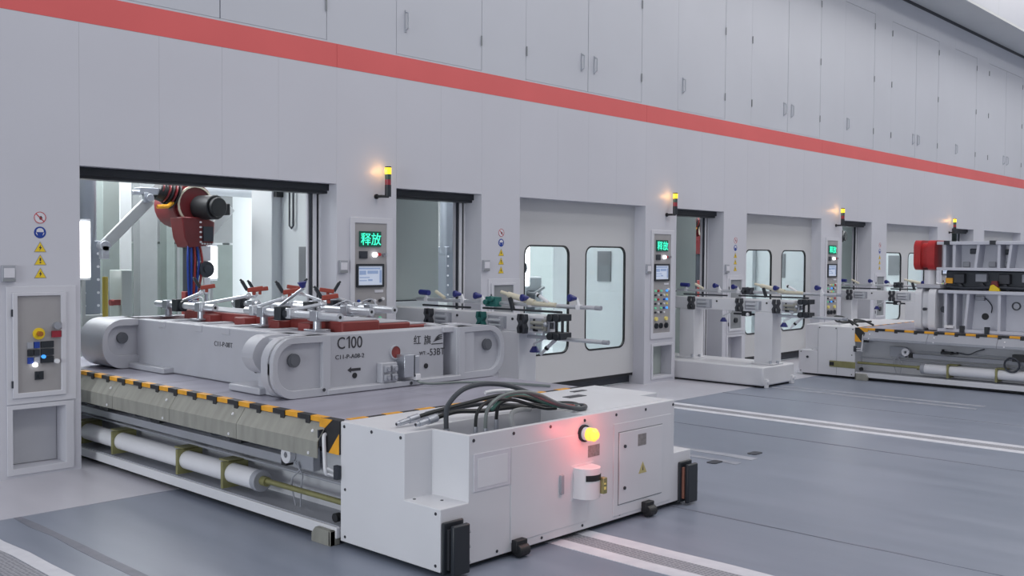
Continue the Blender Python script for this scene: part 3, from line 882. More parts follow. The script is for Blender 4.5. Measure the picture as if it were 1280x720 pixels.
    MB().plate([(Y(.76)+u, .478+v) for u, v in disc(0, 0, .06, 20)], [[(Y(.76)+u, .478+v) for u, v in disc(0, 0, .022, 14)]], 'x', A(.09), A(.135)).build('pulley', 'white', r)
    MB().tube(smooth_path([(A(.12), Y(.66), .44), (A(.12), Y(.64), .38), (A(.1), Y(.7), .3), (A(.12), Y(.68), .126)]), .006, 6).tube(smooth_path([(A(.12), Y(.7), .44), (A(.12), Y(.6), .36), (A(.1), Y(.58), .3), (A(.12), Y(.62), .126)]), .006, 6).build('wire', 'rail', r)
    MB().tube(smooth_path([(A(.02), Y(.15), .71), (A(-.02), Y(.145), .715), (A(-.03), Y(.14), .68), (A(-.03), Y(.13), .55), (A(-.03), Y(.12), .47), (A(0), Y(.12), .45)], 4), .014, 8).tube([(A(-.02), Y(.13), .50), (A(-.02), Y(.01), .485)], .008, 6).tube([(A(-.02), Y(.13), .465), (A(-.02), Y(.01), .455)], .008, 6).build('conduit', 'cart', t)
    MB().box(A(-.035), A(-.005), Y(-.01), Y(.03), .44, .53).build('conduit_box', 'dark', t)
    MB().plate([(Y(.03), 0), (Y(.24), 0), (Y(.24), .055), (Y(.2), .1), (Y(.03), .1)], [], 'x', A(-.06), A(-.02)).box(A(-.06), A(.02), Y(.03), Y(.05), 0, .1).build('wheel_guard', 'galv', t, bevel=.004)
    MB().cyl((A(.06), Y(.09), .165), (A(.02), Y(.09), .165), .03, 12).build('side_roller', 'black', t)
    for s in (.8, 2.6, 4.4):
        for xx in (.4, 2.0):
            MB().cyl((A(xx), Y(s), .09), (A(xx+.12), Y(s), .09), .088, 18).build('wheel', 'dark', t)
    # ---- end box
    B = lambda s: Y(-s)
    za, zm, zt, zp = .035, .412, .82, .52
    w, n = 2.65, .23
    sh = MB()
    def poly(*q):
        sh.add([(A(x), B(u), z) for x, u, z in q], [tuple(range(len(q)))])
    for xs, xn in ((0, n), (w, w-n)):
        poly((xs, 0, za), (xs, .96, za), (xs, .96, zm), (xs, .635, zm), (xs, .635, zt), (xs, 0, zt))
        poly((xn, .635, zm), (xn, .96, zm), (xn, .96, zt), (xn, .635, zt))
        poly((xs, .635, zm), (xn, .635, zm), (xn, .635, zt), (xs, .635, zt))
        poly((xs, .635, zm), (xs, .96, zm), (xn, .96, zm), (xn, .635, zm))
    poly((0, .96, za), (w, .96, za), (w, .96, zm), (w-n, .96, zm), (w-n, .96, zt), (n, .96, zt), (n, .96, zm), (0, .96, zm))
    poly((0, 0, za), (w, 0, za), (w, 0, zt), (0, 0, zt))
    poly((0, 0, za), (w, 0, za), (w, .96, za), (0, .96, za))
    out = [(0, 0), (w, 0), (w, .635), (w-n, .635), (w-n, .96), (n, .96), (n, .635), (0, .635)]
    pit = rect(.26, 1.38, .52, .925)
    flat = out+pit
    for tri in tessellate_polygon([[Vector((q[0], q[1], 0)) for q in l] for l in (out, pit)]):
        poly(*[(flat[i][0], flat[i][1], zt) for i in tri])
    for i in range(4):
        (ax, au), (cx, cu) = pit[i], pit[(i+1) % 4]
        poly((ax, au, zt), (cx, cu, zt), (cx, cu, zp), (ax, au, zp))
    poly(*[(x, u, zp) for x, u in pit])
    bx = sh.build('end_box', 'cart', t, smooth=False, bevel=.005, weld=True)
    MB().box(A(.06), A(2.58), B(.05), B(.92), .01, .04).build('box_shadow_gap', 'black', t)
    MB().box(A(.3), A(1.34), B(.56), B(.9), .52, .6).build('pit_floor', 'rail', bx)
    b = MB()
    for i in range(3):
        b.cyl((A(-.003), B(.04+i*.28), .79), (A(.003), B(.04+i*.28), .79), .011, 8)
    for z in (.07, .38):
        for s in (.05, .92):
            b.cyl((A(-.003), B(s), z), (A(.003), B(s), z), .010, 8)
    for i in range(7):
        b.cyl((A(.27+i*.355), B(.957), .785), (A(.27+i*.355), B(.963), .785), .011, 8)
        b.cyl((A(.06+i*.42), B(.957), .065), (A(.06+i*.42), B(.963), .065), .010, 8)
    for s in (.66, .8):
        b.cyl((A(.06+.1*(s > .7)), B(s), .411), (A(.06+.1*(s > .7)), B(s), .415), .010, 8)
    b.build('bolts', 'bolt', bx, kind='stuff')
    if d < 0:
        # the far cart shows the rear box: slot with guide bar on its side
        MB().box(A(-.012), A(0), B(-.01), B(.42), .17, .27).build('guide_bar', 'olive', bx, bevel=.003)
        MB().box(A(-.014), A(0), B(.34), B(.42), .19, .25).build('bar_end', 'black', bx)
        for s in (.3, .62):
            MB().box(A(-.004), A(0), B(s), B(s+.004), .05, .8).build('seam', 'rail', bx)
        MB().cyl((A(-.004), B(.8), .3), (A(-.02), B(.8), .3), .02, 10).build('latch', 'dark', bx)
        return t
    f = B(.96)
    # front panels
    MB().box(A(.60), A(1.37), f-.004, f, .09, .70).build('front_panel', 'cart', bx, smooth=False, bevel=.002)
    MB().box(A(1.66), A(2.37), f-.004, f, .06, .72).build('front_panel', 'cart', bx, smooth=False, bevel=.002)
    ac = MB().box(A(1.72), A(2.25), f-.011, f-.004, .14, .65).build('access_door', 'cart', bx, smooth=False, bevel=.002)
    MB().box(A(1.712), A(1.718), f-.0052, f-.004, .135, .655).box(A(1.712), A(2.255), f-.0052, f-.004, .652, .658).box(A(1.712), A(2.255), f-.0052, f-.004, .133, .138).build('door_gap', 'vent', bx)
    MB().box(A(1.94), A(2.04), f-.013, f-.011, .53, .615).build('rating_plate', 'grey_label', ac)
    MB().plate([(A(1.95), .325), (A(2.05), .325), (A(2.0), .41)], [], 'y', f-.0125, f-.011).plate([(A(1.995), .345), (A(2.008), .345), (A(2.004), .385)], [], 'y', f-.0132, f-.0125, m=1).build('warning_triangle', ['faded_yellow', 'ink'], ac)
    for z in (.25, .55):
        MB().cyl((A(1.78), f-.011, z), (A(1.78), f-.02, z), .012, 10).build('lock', 'bolt', ac)
    MB().box(A(.27), A(.595), f-.006, f, .47, .70).box(A(.30), A(.565), f-.0075, f-.006, .49, .67, m=1).build('document_holder', ['paper', 'white'], bx, bevel=.002)
    MB().box(A(1.07), A(1.105), f-.02, f, .32, .45).build('pull_handle', 'rail', bx, bevel=.005)
    MB().box(A(1.37), A(1.50), f-.003, f, .525, .605).build('rating_plate', 'grey_label', bx)
    # rotating beacon
    bz, bX = .70, A(1.32)
    MB().cyl((bX, f, bz), (bX, f-.02, bz), .058, 20).build('beacon_base', 'black', bx)
    MB().cyl((bX, f-.02, bz), (bX, f-.05, bz), .046, 20).build('beacon_collar', 'white', bx)
    MB().cyl((bX, f-.05, bz), (bX, f-.10, bz), .045, 20).cyl((bX, f-.10, bz), (bX, f-.122, bz), .045, 20, r2=.026).build('beacon_lens', 'beacon_lit', bx, label='lit amber beacon lens')
    l = bpy.data.lights.new('beacon_glow', 'POINT')
    l.energy, l.color, l.shadow_soft_size = 2.6, (1, .12, .12), .05
    o = bpy.data.objects.new('beacon_glow', l); COL.objects.link(o); o.location = (bX-.04, f-.23, bz)
    # scanner housing
    sX = A(1.31)
    hs = [(sX-.10, f), (sX-.10, f-.02)]+[(sX+.095*math.cos(math.radians(a)), f-.05+.085*math.sin(math.radians(a))) for a in range(180, 361, 15)]+[(sX+.10, f-.02), (sX+.10, f)]
    MB().plate(hs, [], 'z', .27, .48).box(sX-.12, sX+.12, f-.006, f, .255, .495).build('scanner_housing', 'cart', bx, bevel=.004)
    hs2 = [(sX+.098*math.cos(math.radians(a)), f-.05+.088*math.sin(math.radians(a))) for a in range(215, 331, 15)]
    MB().plate(hs2+[(sX, f-.05)], [], 'z', .395, .435).build('scanner_window', 'black', bx)
    MB().box(sX+.045, sX+.085, f-.155, f-.11, .30, .41).build('status_unit', 'olive', bx, bevel=.004)
    MB().box(sX+.05, sX+.066, f-.159, f-.155, .33, .35).box(sX+.05, sX+.066, f-.159, f-.155, .365, .375).build('status_lamp', 'lamp_yellow', bx)
    # corner bumpers and floor rollers
    for xa in (.005, 2.475):
        bp = MB().box(A(xa), A(xa+.17), f-.02, f, .02, .335).box(A(xa+.035), A(xa+.17), f-.075, f-.04, .015, .315).build('bumper', 'header', bx, bevel=.012)
        MB().box(A(xa+.03), A(xa+.05), f-.04, f-.02, .05, .29).box(A(xa+.14), A(xa+.16), f-.04, f-.02, .05, .29).build('bumper_spring', 'copper' if xa > 1 else 'bolt', bp)
        s = MB()
        for z in (.08, .17, .26):
            s.cyl((A(xa+.17), f-.058, z), (A(xa+.178), f-.058, z), .012, 8)
        s.build('screws', 'rail', bp, kind='stuff')
    for xa in (.66, 2.05):
        MB().box(A(xa-.05), A(xa+.05), f-.05, f, .03, .11).cyl((A(xa-.045), f-.045, .045), (A(xa+.045), f-.045, .045), .04, 14).build('guide_roller', 'black', bx, bevel=.005)
    # top marks
    for q in ((.40, .57, .30, .36), (1.9, 2.1, .28, .36), (2.18, 2.34, .12, .17)):
        MB().box(A(q[0]), A(q[1]), B(q[2]), B(q[3]), .8195, .8235).build('top_plate', 'bolt', bx)
    MB().box(A(1.42), A(2.35), B(.50), B(.9), .8195, .823).build('top_cover', 'cart', bx, bevel=.001)
    return t
make_cart(3.95, -3.5, 1, 'white die cart in front carrying the grey C100 die')
make_cart(15.2, -1.92, -1, 'white die cart in the back under the stacked dies')

# hoses and cables lying in the trough of the front cart
def hose(name, pts, r, m, lab, ends=None, group=None):
    t = thing(name, lab, 'hose', pts[0], group)
    MB().tube(smooth_path(pts, 6), r, 9).build('tube', m, t)
    if ends:
        p = Vector(pts[0]); q = Vector(pts[1])
        dr = (q-p).normalized()
        if ends == 'ferrule':
            MB().cyl(p-Vector((0, 0, .12)), p+dr*.07, r*1.25, 12).build('ferrule', 'steel', t)
        else:
            MB().cyl(p-dr*.02, p+dr*.055, r*1.25, 12).cyl(p+dr*.055, p+dr*.13, r*1.7, 12).cyl(p-dr*.045, p-dr*.02, r*1.0, 12).build('plug', 'steel', t)
            MB().cyl(p-dr*.047, p-dr*.044, r*.6, 10).build('bore', 'black', t)
hose('hose', [(4.315, -4.12, 0.74), (4.29, -4.142, 0.917), (4.315, -4.164, 0.992), (4.396, -4.185, 1.054), (4.506, -4.207, 1.077), (4.633, -4.229, 1.073), (4.764, -4.251, 1.048), (4.9, -4.273, 0.999), (5.023, -4.295, 0.948), (5.184, -4.316, 0.888), (5.351, -4.33, 0.846), (5.44, -4.33, 0.842), (5.51, -4.27, .842), (5.46, -4.19, .844), (5.38, -4.17, .85)], .0165, 'hose', 'thick grey hose arching highest above the cart trough', 'ferrule')
hose('hose', [(4.484, -4.3, 0.74), (4.488, -4.3, 0.892), (4.539, -4.3, 0.963), (4.651, -4.3, 1.004), (4.806, -4.3, 1.011), (4.984, -4.3, 0.978), (5.169, -4.3, 0.904), (5.344, -4.3, 0.85), (5.43, -4.285, 0.84), (5.475, -4.24, .84), (5.44, -4.16, .842)], .0125, 'hose_grey', 'braided pale hose rising nearest the front edge of trough', 'ferrule')
hose('hose', [(4.474, -4.22, 0.74), (4.48, -4.217, 0.863), (4.514, -4.215, 0.922), (4.591, -4.213, 0.959), (4.715, -4.21, 0.962), (4.875, -4.207, 0.935), (5.041, -4.205, 0.885), (5.179, -4.203, 0.85), (5.286, -4.2, 0.84)], .0115, 'hose_black', 'slim black hose rising between the arch and braided hose', 'ferrule')
hose('hose', [(4.784, -4.1, 0.74), (4.785, -4.111, 0.871), (4.815, -4.122, 0.921), (4.907, -4.133, 0.931), (5.076, -4.144, 0.885), (5.304, -4.155, 0.85), (5.44, -4.20, 0.845), (5.52, -4.20, 0.845), (5.53, -4.12, 0.845), (5.43, -4.05, 0.85), (5.30, -4.08, 0.88), (5.20, -4.15, 0.91)], .0125, 'hose_black', 'black hose turning a loop at the right end of tangle', 'ferrule')
hose('hose', [(4.926, -4.15, 0.68), (4.901, -4.14, 0.77), (4.902, -4.13, 0.821), (4.938, -4.12, 0.846), (5.03, -4.11, 0.85), (5.125, -4.1, 0.84)], .017, 'hose_white', 'short white hose bending out of the trough')
hose('cable', [(4.115, -4.1, 0.862), (4.266, -4.1, 0.884), (4.422, -4.1, 0.9), (4.644, -4.1, 0.88), (4.878, -4.1, 0.875), (5.125, -4.1, 0.86), (5.297, -4.1, 0.845), (5.403, -4.1, 0.842)], .0155, 'hose_black', 'black cable with front metal plug lying over trough edge', 'plug')
hose('cable', [(4.089, -3.95, 0.85), (4.29, -3.96, 0.883), (4.464, -3.98, 0.906), (4.63, -4.0, 0.926), (4.771, -4.02, 0.944), (4.917, -4.05, 0.954), (5.084, -4.06, 0.923), (5.241, -4.07, 0.875), (5.349, -4.08, 0.846)], .014, 'hose_black', 'black cable with rear metal plug pointing left', 'plug')
hose('cable', [(4.276, -3.9, 0.858), (4.475, -3.94, 0.886), (4.684, -3.97, 0.898), (4.838, -3.99, 0.897), (5.015, -4.0, 0.872), (5.198, -4.01, 0.848), (5.319, -4.02, 0.84)], .014, 'hose', 'grey cable behind the two plugged cables', 'plug')
hose('cable', [(5.04, -4.18, 0.955), (5.068, -4.15, 0.94), (5.166, -4.183, 0.911), (5.301, -4.217, 0.87), (5.426, -4.25, 0.845)], .011, 'hose_red', 'thin dark red cable at the right of the hose tangle')
hose('hose', [(4.64, -4.2, 0.90), (4.726, -4.2, 0.951), (4.84, -4.21, 0.974), (4.975, -4.22, 0.956), (5.148, -4.23, 0.894), (5.309, -4.24, 0.85), (5.404, -4.25, 0.842)], .012, 'hose_green', 'green hose running through the middle of the tangle')
hose('tube', [(4.66, -4.12, 1.0), (4.75, -4.13, 1.005), (4.93, -4.15, .995), (4.97, -4.15, .99)], .013, 'white', 'straight white tube resting on top of the hoses')

for i, (x, y, b) in enumerate(((15.45, -1.5, .07), (15.6, -1.35, .10), (15.8, -1.6, .05))):
    hose('hose', [(x, y-.35, .838), (x+.1, y-.15, .84+b), (x+.3, y+.1, .84+b), (x+.6, y+.2, .838), (x+.85, y+.05, .838)], .016, 'hose_black', 'dark hose lying on top of the far cart box', group='hoses on the far cart')

# ================================================================== THE C100 DIE
def ear_outline(xo, xi, z0, z1, r):
    """ear silhouette in x,z: rounded towards xo"""
    s = 1 if xi > xo else -1
    pts = [(xi, z0), (xi, z1)]
    for a in range(90, 181, 10):
        pts.append((xo+s*(r+r*math.cos(math.radians(a))), z1-r+r*math.sin(math.radians(a))))
    for a in range(180, 271, 10):
        pts.append((xo+s*(r+r*math.cos(math.radians(a))), z0+r+r*math.sin(math.radians(a))))
    return pts
def make_die():
    z0, z1, yf, yb = .823, 1.285, -2.45, .82
    t = thing('die', 'big grey C100 press die with red inside on the front cart', 'die', (5.33, -.8, z0))
    # hollow body with tapered side walls
    body = MB()
    body.plate([(4.46, yf+.05), (5.88, yf+.05), (5.93, yf+.13), (5.985, yf+.17), (5.985, yf-.01), (6.2, yf-.01), (6.2, yb-.1), (4.46, yb-.1)], [rect(4.56, 6.1, yf+.2, yb-.22)], 'z', z0, z1)
    bo = body.build('die_body', 'die', t, smooth=False, bevel=.012)
    MB().box(4.56, 6.1, yf+.17, yb-.22, .95, 1.0).build('inner_floor', 'die_red', bo)
    # foot flanges
    MB().box(4.60, 6.02, yf-.03, yf+.06, z0, z0+.045).build('foot_flange', 'die', bo, bevel=.008)
    MB().box(4.36, 4.47, -.35, yb-.4, z0, z0+.05).build('foot_flange', 'die', bo, bevel=.008)
    MB().box(4.22, 4.47, -2.12, -1.68, z0, z0+.055).build('clamp_foot', 'die', bo, bevel=.01)
    # front ears: thick plate with rim and recessed face
    for xo, xi in ((4.11, 4.63), (6.57, 6.0)):
        s = 1 if xi > xo else -1
        o = ear_outline(xo, xi, z0, z1, .19)
        inner = ear_outline(xo+s*.045, xi-s*.07, z0+.06, z1-.05, .15)
        e = MB().plate(o, [inner], 'y', yf-.02, yf+.05).plate(o, [], 'y', yf+.02, yf+.14).build('ear', 'die', t, bevel=.012)
        MB().cyl((xo+s*.20, yf+.02, 1.11), (xo+s*.20, yf-.008, 1.11), .052, 20).build('lifting_pin', 'pin', e)
        MB().cyl((xo+s*.20, yf-.008, 1.11), (xo+s*.20, yf-.012, 1.11), .040, 20).build('pin_face', 'pin', e)
        e2 = MB().plate(ear_outline(xo+s*.02, xi, z0+.16, z1, .17), [], 'y', yf+.28, yf+.44).plate(rect(xo+s*.17, xi, z0, z1-.1), [], 'y', yf+.28, yf+.44).build('ear', 'die', t, bevel=.025)
        MB().box(xo+s*.16, xi, yf+.12, yf+.30, z0, z1-.02).build('ear_web', 'die', t, bevel=.01)
        MB().box(xo+s*.18, xo+s*.2, yf+.26, yf+.282, z0+.03, z0+.12).build('slot', 'bolt', e2)
    # back ears
    for xo, xi in ((4.11, 4.55), (6.57, 6.1)):
        s = 1 if xi > xo else -1
        o = ear_outline(xo, xi, z0+.0, z1, .2)
        e = MB().plate(o, [], 'y', .36, .82).plate(o, [ear_outline(xo+s*.05, xi-s*.03, z0+.12, z1-.06, .12)], 'y', .32, .37).build('ear', 'die', t, bevel=.02)
        MB().cyl((xo+s*.2, .36, 1.11), (xo+s*.2, .33, 1.11), .052, 20).build('lifting_pin', 'pin', e)
    # notches on the top edge of the left wall, small stop bolts
    for y in (-.1, -.75, -1.2):
        MB().box(4.452, 4.462, y-.1, y+.02, z1-.06, z1-.004).build('edge_pad', 'die', bo, bevel=.003)
    for (x, z) in ((4.915, .945), (5.675, .965)):
        MB().cyl((x, yf+.052, z), (x, yf+.043, z), .022, 14).build('hole_plug', 'black', bo)
    for (x, z) in ((4.56, .87), (5.44, .845)):
        MB().cyl((x, yf-.033, z), (x, yf-.036, z), .014, 10).build('hole_plug', 'bolt', bo)
    MB().cyl((4.452, -1.7, .96), (4.462, -1.7, .96), .02, 12).build('hole_plug', 'black', bo)
    # recess right of the front face
    MB().box(5.86, 6.04, yf+.03, yf+.2, z1-.045, z1+.003).build('pocket_lip', 'die', bo, bevel=.006)
    # lettering as painted
    ft = yf+.048
    lettering('C', .135, (4.74, ft, 1.165), '-y', 'ink', bo, sx=.88)
    MB().plate([(4.868, 1.167), (4.868, 1.262), (4.859, 1.262), (4.836, 1.246), (4.836, 1.236), (4.856, 1.248), (4.856, 1.167)], [], 'y', ft-.001, ft+.003).build('lettering', 'ink', bo)
    lettering('00', .135, (4.876, ft, 1.165), '-y', 'ink', bo, sx=.88)
    lettering('C11-P-A08-2', .048, (4.725, ft, 1.085), '-y', 'ink', bo, sx=1.12)
    MB().plate([(4.845, .992), (4.88, 1.015), (4.88, 1.003), (4.975, 1.003), (4.975, .981), (4.88, .981), (4.88, .969)], [], 'y', ft-.0005, ft+.003).build('arrow', 'ink', bo)
    lettering('红', .085, (5.535, ft, 1.16), '-y', 'ink', bo)
    lettering('旗', .085, (5.65, ft, 1.155), '-y', 'ink', bo)
    lg = MB()
    for i, (a, b) in enumerate(((0, .035), (.012, .02), (.024, .005))):
        lg.plate([(5.755+a, 1.165+i*.016), (5.80+a+b, 1.182+i*.016), (5.86, 1.186+i*.016), (5.865, 1.194+i*.016), (5.80+a, 1.192+i*.016)], [], 'y', ft-.0005, ft+.003)
    lg.box(5.74, 5.87, ft-.0005, ft+.003, 1.143, 1.151)
    lg.build('emblem', 'ink', bo)
    lettering('WT:', .042, (5.60, ft, 1.062), '-y', 'ink', bo)
    lettering('-53BT', .085, (5.69, ft, 1.05), '-y', 'ink', bo, sx=.95)
    lettering('C11-P-08T', .06, (4.4585, -1.05, 1.12), '-x', 'ink', bo, sx=1.1)
    # terminal blocks, plug and socket on the front face
    MB().cyl((5.335, yf+.052, 1.105), (5.335, yf+.042, 1.105), .052, 18).build('red_cap', 'die_red', bo)
    MB().plate(disc(5.335, 1.105, .06, 20), [disc(5.335, 1.105, .05, 20)], 'y', yf+.035, yf+.052).build('hole_rim', 'die', bo)
    q = MB().box(5.14, 5.30, yf-.02, yf+.05, z0+.045, 1.03).build('valve_bank', 'die', bo, bevel=.006)
    for i in range(2):
        for j in range(2):
            MB().box(5.155+i*.075, 5.21+i*.075, yf-.05, yf-.02, .885+j*.07, .94+j*.07).build('valve', 'rail', q, bevel=.008)
            MB().cyl((5.183+i*.075, yf-.05, .912+j*.07), (5.183+i*.075, yf-.062, .912+j*.07), .016, 10).build('valve_cap', 'steel', q)
    MB().box(5.345, 5.455, yf-.06, yf+.05, .90, 1.085).box(5.455, 5.515, yf-.05, yf+.05, .915, 1.07).box(5.447, 5.457, yf-.065, yf+.05, .90, 1.08, m=1).build('plug_box', ['steel', 'dark'], bo, bevel=.004)
    MB().box(5.465, 5.515, yf-.07, yf-.03, .87, .92).build('cable_gland', 'white', bo, bevel=.004)
    # red core castings inside
    for (xa, xb, ya, yb2, zt) in ((4.58, 5.02, -2.15, .45, 1.25), (5.02, 5.42, -2.10, .5, 1.352), (5.42, 5.80, -2.06, .5, 1.318), (5.80, 6.08, -1.98, .4, 1.285)):
        c = MB().box(xa+.003, xb-.003, ya, yb2, 1.0, zt).build('core_block', 'die_red', t, bevel=.012)
        MB().box(xa+.012, xb-.012, ya+.02, yb2-.02, zt, zt+.012).build('wear_plate', 'die', c, bevel=.003)
    for y in (-1.95, -1.55, -.95, -.45, .1):
        MB().box(4.63, 4.98, y-.05, y+.09, 1.25, 1.275).build('seat_plate', 'die', t, bevel=.004)
    for y in (-1.7, -1.25, -.7, -.1):
        MB().box(4.90, 5.03, y-.11, y+.06, 1.25, 1.33).build('red_lug', 'die_red', t, bevel=.01)
make_die()
t = thing('cable', 'thin grey cable leaving the plug box across the deck', 'cable', (5.6, -2.6, .83))
MB().tube(smooth_path([(5.49, -2.50, .865), (5.5, -2.54, .85), (5.6, -2.58, .836), (5.85, -2.66, .835), (6.02, -2.85, .834), (6.13, -3.1, .834), (6.2, -3.35, .834)]), .011, 8).build('lead', 'hose_grey', t)

# ------------------------------------------------------------------ tooling bars standing on the die
def gripper(mb_parent, p, yaw, orange=True):
    """jaw unit: red body lying level, black jaw tilted up"""
    p = Vector(p)
    d = Vector((math.cos(yaw), math.sin(yaw), 0))
    g = MB().bar(p-d*.01, p+d*.13+Vector((0, 0, .02)), .05, .04).cyl(p+d*.05+Vector((0, 0, .02)), p+d*.05+Vector((0, 0, -.045)), .016, 8)
    o = g.build('gripper_body', 'orange', mb_parent, bevel=.006)
    MB().bar(p-d*.01, p-d*.06+Vector((0, 0, .085)), .035, .03).bar(p-d*.05+Vector((0, 0, .075)), p-d*.075+Vector((0, 0, .10)), .03, .02).build('jaw', 'header', o, bevel=.004)
def tooling_bar(lab, x, y0, y1, z, base, arms, blue=()):
    t = thing('tooling_bar', lab, 'tooling bar', (x, (y0+y1)/2, base), 'tooling bars on the die')
    MB().cyl((x, y0, z), (x, y1, z), .034, 16).build('rail', 'alu', t)
    for y in (y0, y1):
        MB().cyl((x, y-.012, z), (x, y+.012, z), .0345, 16).cyl((x, y-.014, z), (x, y+.014, z), .014, 10, m=1).build('end_cap', ['alu', 'black'], t)
    for y in (y0+(y1-y0)*.22, y0+(y1-y0)*.8):
        MB().cyl((x, y, base), (x, y, z-.03), .035, 14).box(x-.08, x+.08, y-.08, y+.08, base, base+.015).box(x-.045, x+.045, y-.05, y+.05, z-.045, z+.042).build('stand', 'steel', t, bevel=.004)
    for (ya, tip, yw) in arms:
        MB().box(x-.04, x+.04, ya-.035, ya+.035, z-.04, z+.05).build('clamp', 'alu', t, bevel=.006)
        a = MB().cyl((x, ya, z+.03), (tip[0], tip[1], tip[2]-.05), .017, 10).sphere((tip[0], tip[1], tip[2]-.05), .026, 10, 6).build('arm', 'alu', t)
        gripper(t, tip, yw)
    for (ya, tip) in blue:
        MB().cyl((x, ya, z), (tip[0], tip[1], tip[2]), .014, 10).sphere((x, ya, z), .03, 10, 6).build('arm', 'steel', t)
        MB().cyl((tip[0]-.01, tip[1], tip[2]), (tip[0]-.02, tip[1], tip[2]+.05), .018, 14, r2=.042).build('suction_cup', 'blue', t)
    MB().box(x-.06, x+.05, y0+(y1-y0)*.55, y0+(y1-y0)*.55+.1, z-.06, z+.06).cyl((x, y0+(y1-y0)*.5, z), (x, y0+(y1-y0)*.5+.06, z), .05, 12).build('coupling', 'header', t, bevel=.006)
    m = MB().box(x+.04, x+.16, y0+.3, y0+.42, z-.05, z+.01).cyl((x+.08, y0+.5, z-.05), (x+.08, y0+.5, z+.05), .03, 10).tube(smooth_path([(x+.1, y0+.36, z), (x+.14, y0+.5, z+.08), (x+.1, y0+.7, z+.02), (x+.04, y0+.8, z)]), .008, 6)
    m.build('vacuum_valve', 'rail', t)
tooling_bar('pale tooling bar with two grippers nearest the die front', 4.9, -2.22, -.86, 1.40, 1.275, [(-.98, (5.02, -1.26, 1.57), -.4), (-1.55, (5.02, -1.83, 1.54), -.4)], [(-1.25, (5.02, -1.56, 1.62))])
tooling_bar('pale tooling bar with gripper on the back half of die', 4.9, -.30, .80, 1.40, 1.275, [(-.1, (5.0, -.72, 1.575), -.4), (.35, (5.0, .12, 1.575), -.4)])
tooling_bar('tooling bar without gripper over the middle of the die', 5.6, -1.75, -.2, 1.40, 1.33, [])
tooling_bar('tooling bar with grippers along the far right die edge', 5.95, -1.65, -.1, 1.40, 1.297, [(-.65, (5.95, -.16, 1.56), 2.6), (-1.1, (5.95, -.72, 1.545), 2.6)])
tooling_bar('shorter tooling bar at the far end of the die', 5.55, -.02, .42, 1.40, 1.33, [(.3, (5.6, .12, 1.54), -.4)])

# ================================================================== STACKED DIES ON THE FAR CART
def ribbed_die(name, lab, x0, y0, L, z0, z1, earm, upper):
    t = thing(name, lab, 'die', (x0+1, y0-L/2, z0))
    b = MB().box(x0+.32, x0+1.9, y0-L, y0, z0, z1)
    bo = b.build('die_body', 'die_far', t, bevel=.01)
    MB().box(x0+.04, x0+2.2, y0-L, y0-.33, z0, z0+.045).build('lower_rail', 'die_far', bo, bevel=.006)
    MB().box(x0+.04, x0+2.2, y0-L, y0-.33, z1-.05, z1).build('upper_rail', 'die_far', bo, bevel=.006)
    for k, s in enumerate(([.42, .56, .70, 1.18, 1.75, 2.3, 2.8] if not upper else [.42, .56, .86, 1.19, 1.31, 1.9, 2.4, 2.9])):
        sl = .05 if k in (2, 4) else 0
        MB().add([(x0+.06, y0-s, z0), (x0+.34, y0-s, z0), (x0+.34, y0-s-.04, z0), (x0+.06, y0-s-.04, z0), (x0+.06, y0-s-sl, z1), (x0+.34, y0-s-sl, z1), (x0+.34, y0-s-.04-sl, z1), (x0+.06, y0-s-.04-sl, z1)],
                 [(0, 3, 2, 1), (4, 5, 6, 7), (0, 1, 5, 4), (1, 2, 6, 5), (2, 3, 7, 6), (3, 0, 4, 7)]).build('rib', 'die_far', bo, smooth=False, bevel=.004)
    for s, mm in ((.0, earm), (L-.33, 'die')):
        o = ear_outline(x0, x0+.5, z0, z1+(.02 if not upper else .02), .11)
        MB().plate(o, [], 'y', y0-s-.31, y0-s-.20).plate(o, [], 'y', y0-s-.10, y0-s).plate(ear_outline(x0+.07, x0+.5, z0+.03, z1-.02, .09), [], 'y', y0-s-.22, y0-s-.08).build('ear', mm, t, bevel=.018)
    if upper:
        for s, z in ((.78, .29), (1.26, .28), (.68, .09), (1.05, .095), (1.27, .1)):
            MB().box(x0+.28, x0+.33, y0-s-.05, y0-s+.05, z0+z-.04, z0+z+.04).build('fitting', 'dark' if z > .2 else 'rail', bo, bevel=.01)
        for s in (.48, 1.13, 2.0):
            MB().box(x0+.02, x0+.09, y0-s-.04, y0-s+.04, z1-.05, z1+.01).build('top_hook', 'header', bo)
    else:
        MB().cyl((x0+.33, y0-.93, z0+.24), (x0+.31, y0-.93, z0+.24), .05, 18).build('hole_plug', 'black', bo)
        MB().plate([(y0-1.36+u, z0+.41+v) for u, v in disc(0, 0, .062, 20)], [[(y0-1.36+u, z0+.41+v) for u, v in disc(0, 0, .045, 20)]], 'x', x0+.30, x0+.33).build('ring', 'dark', bo)
        MB().tube(smooth_path([(x0+.31, y0-.85, z0+.53), (x0+.28, y0-.95, z0+.50), (x0+.28, y0-1.03, z0+.4), (x0+.3, y0-1.02, z0+.3)]), .008, 6).build('lead', 'dark', bo)
        MB().box(x0+.25, x0+.33, y0-.93, y0-.8, z0+.48, z0+.54).build('fitting', 'rail', bo, bevel=.006)
        for s in (.7, 1.05, 1.6):
            MB().box(x0+.0, x0+.06, y0-s-.03, y0-s+.03, z0-.0, z0+.1).build('clamp_bolt', 'header', bo)
        MB().box(x0+.0, x0+.1, y0-.58, y0-.45, z0+.06, z0+.1).build('white_tag', 'white', bo)
        MB().cyl((x0+.02, y0-.16, z0+.33), (x0-.04, y0-.16, z0+.33), .025, 12).cyl((x0+.16, y0-.40, z0+.33), (x0+.10, y0-.40, z0+.33), .05, 14).build('lifting_pin', 'dark', t)
    return t
ribbed_die('lower_die', 'grey ribbed lower die standing on the far cart', 15.34, -2.79, 3.2, .823, 1.45, 'cart', False)
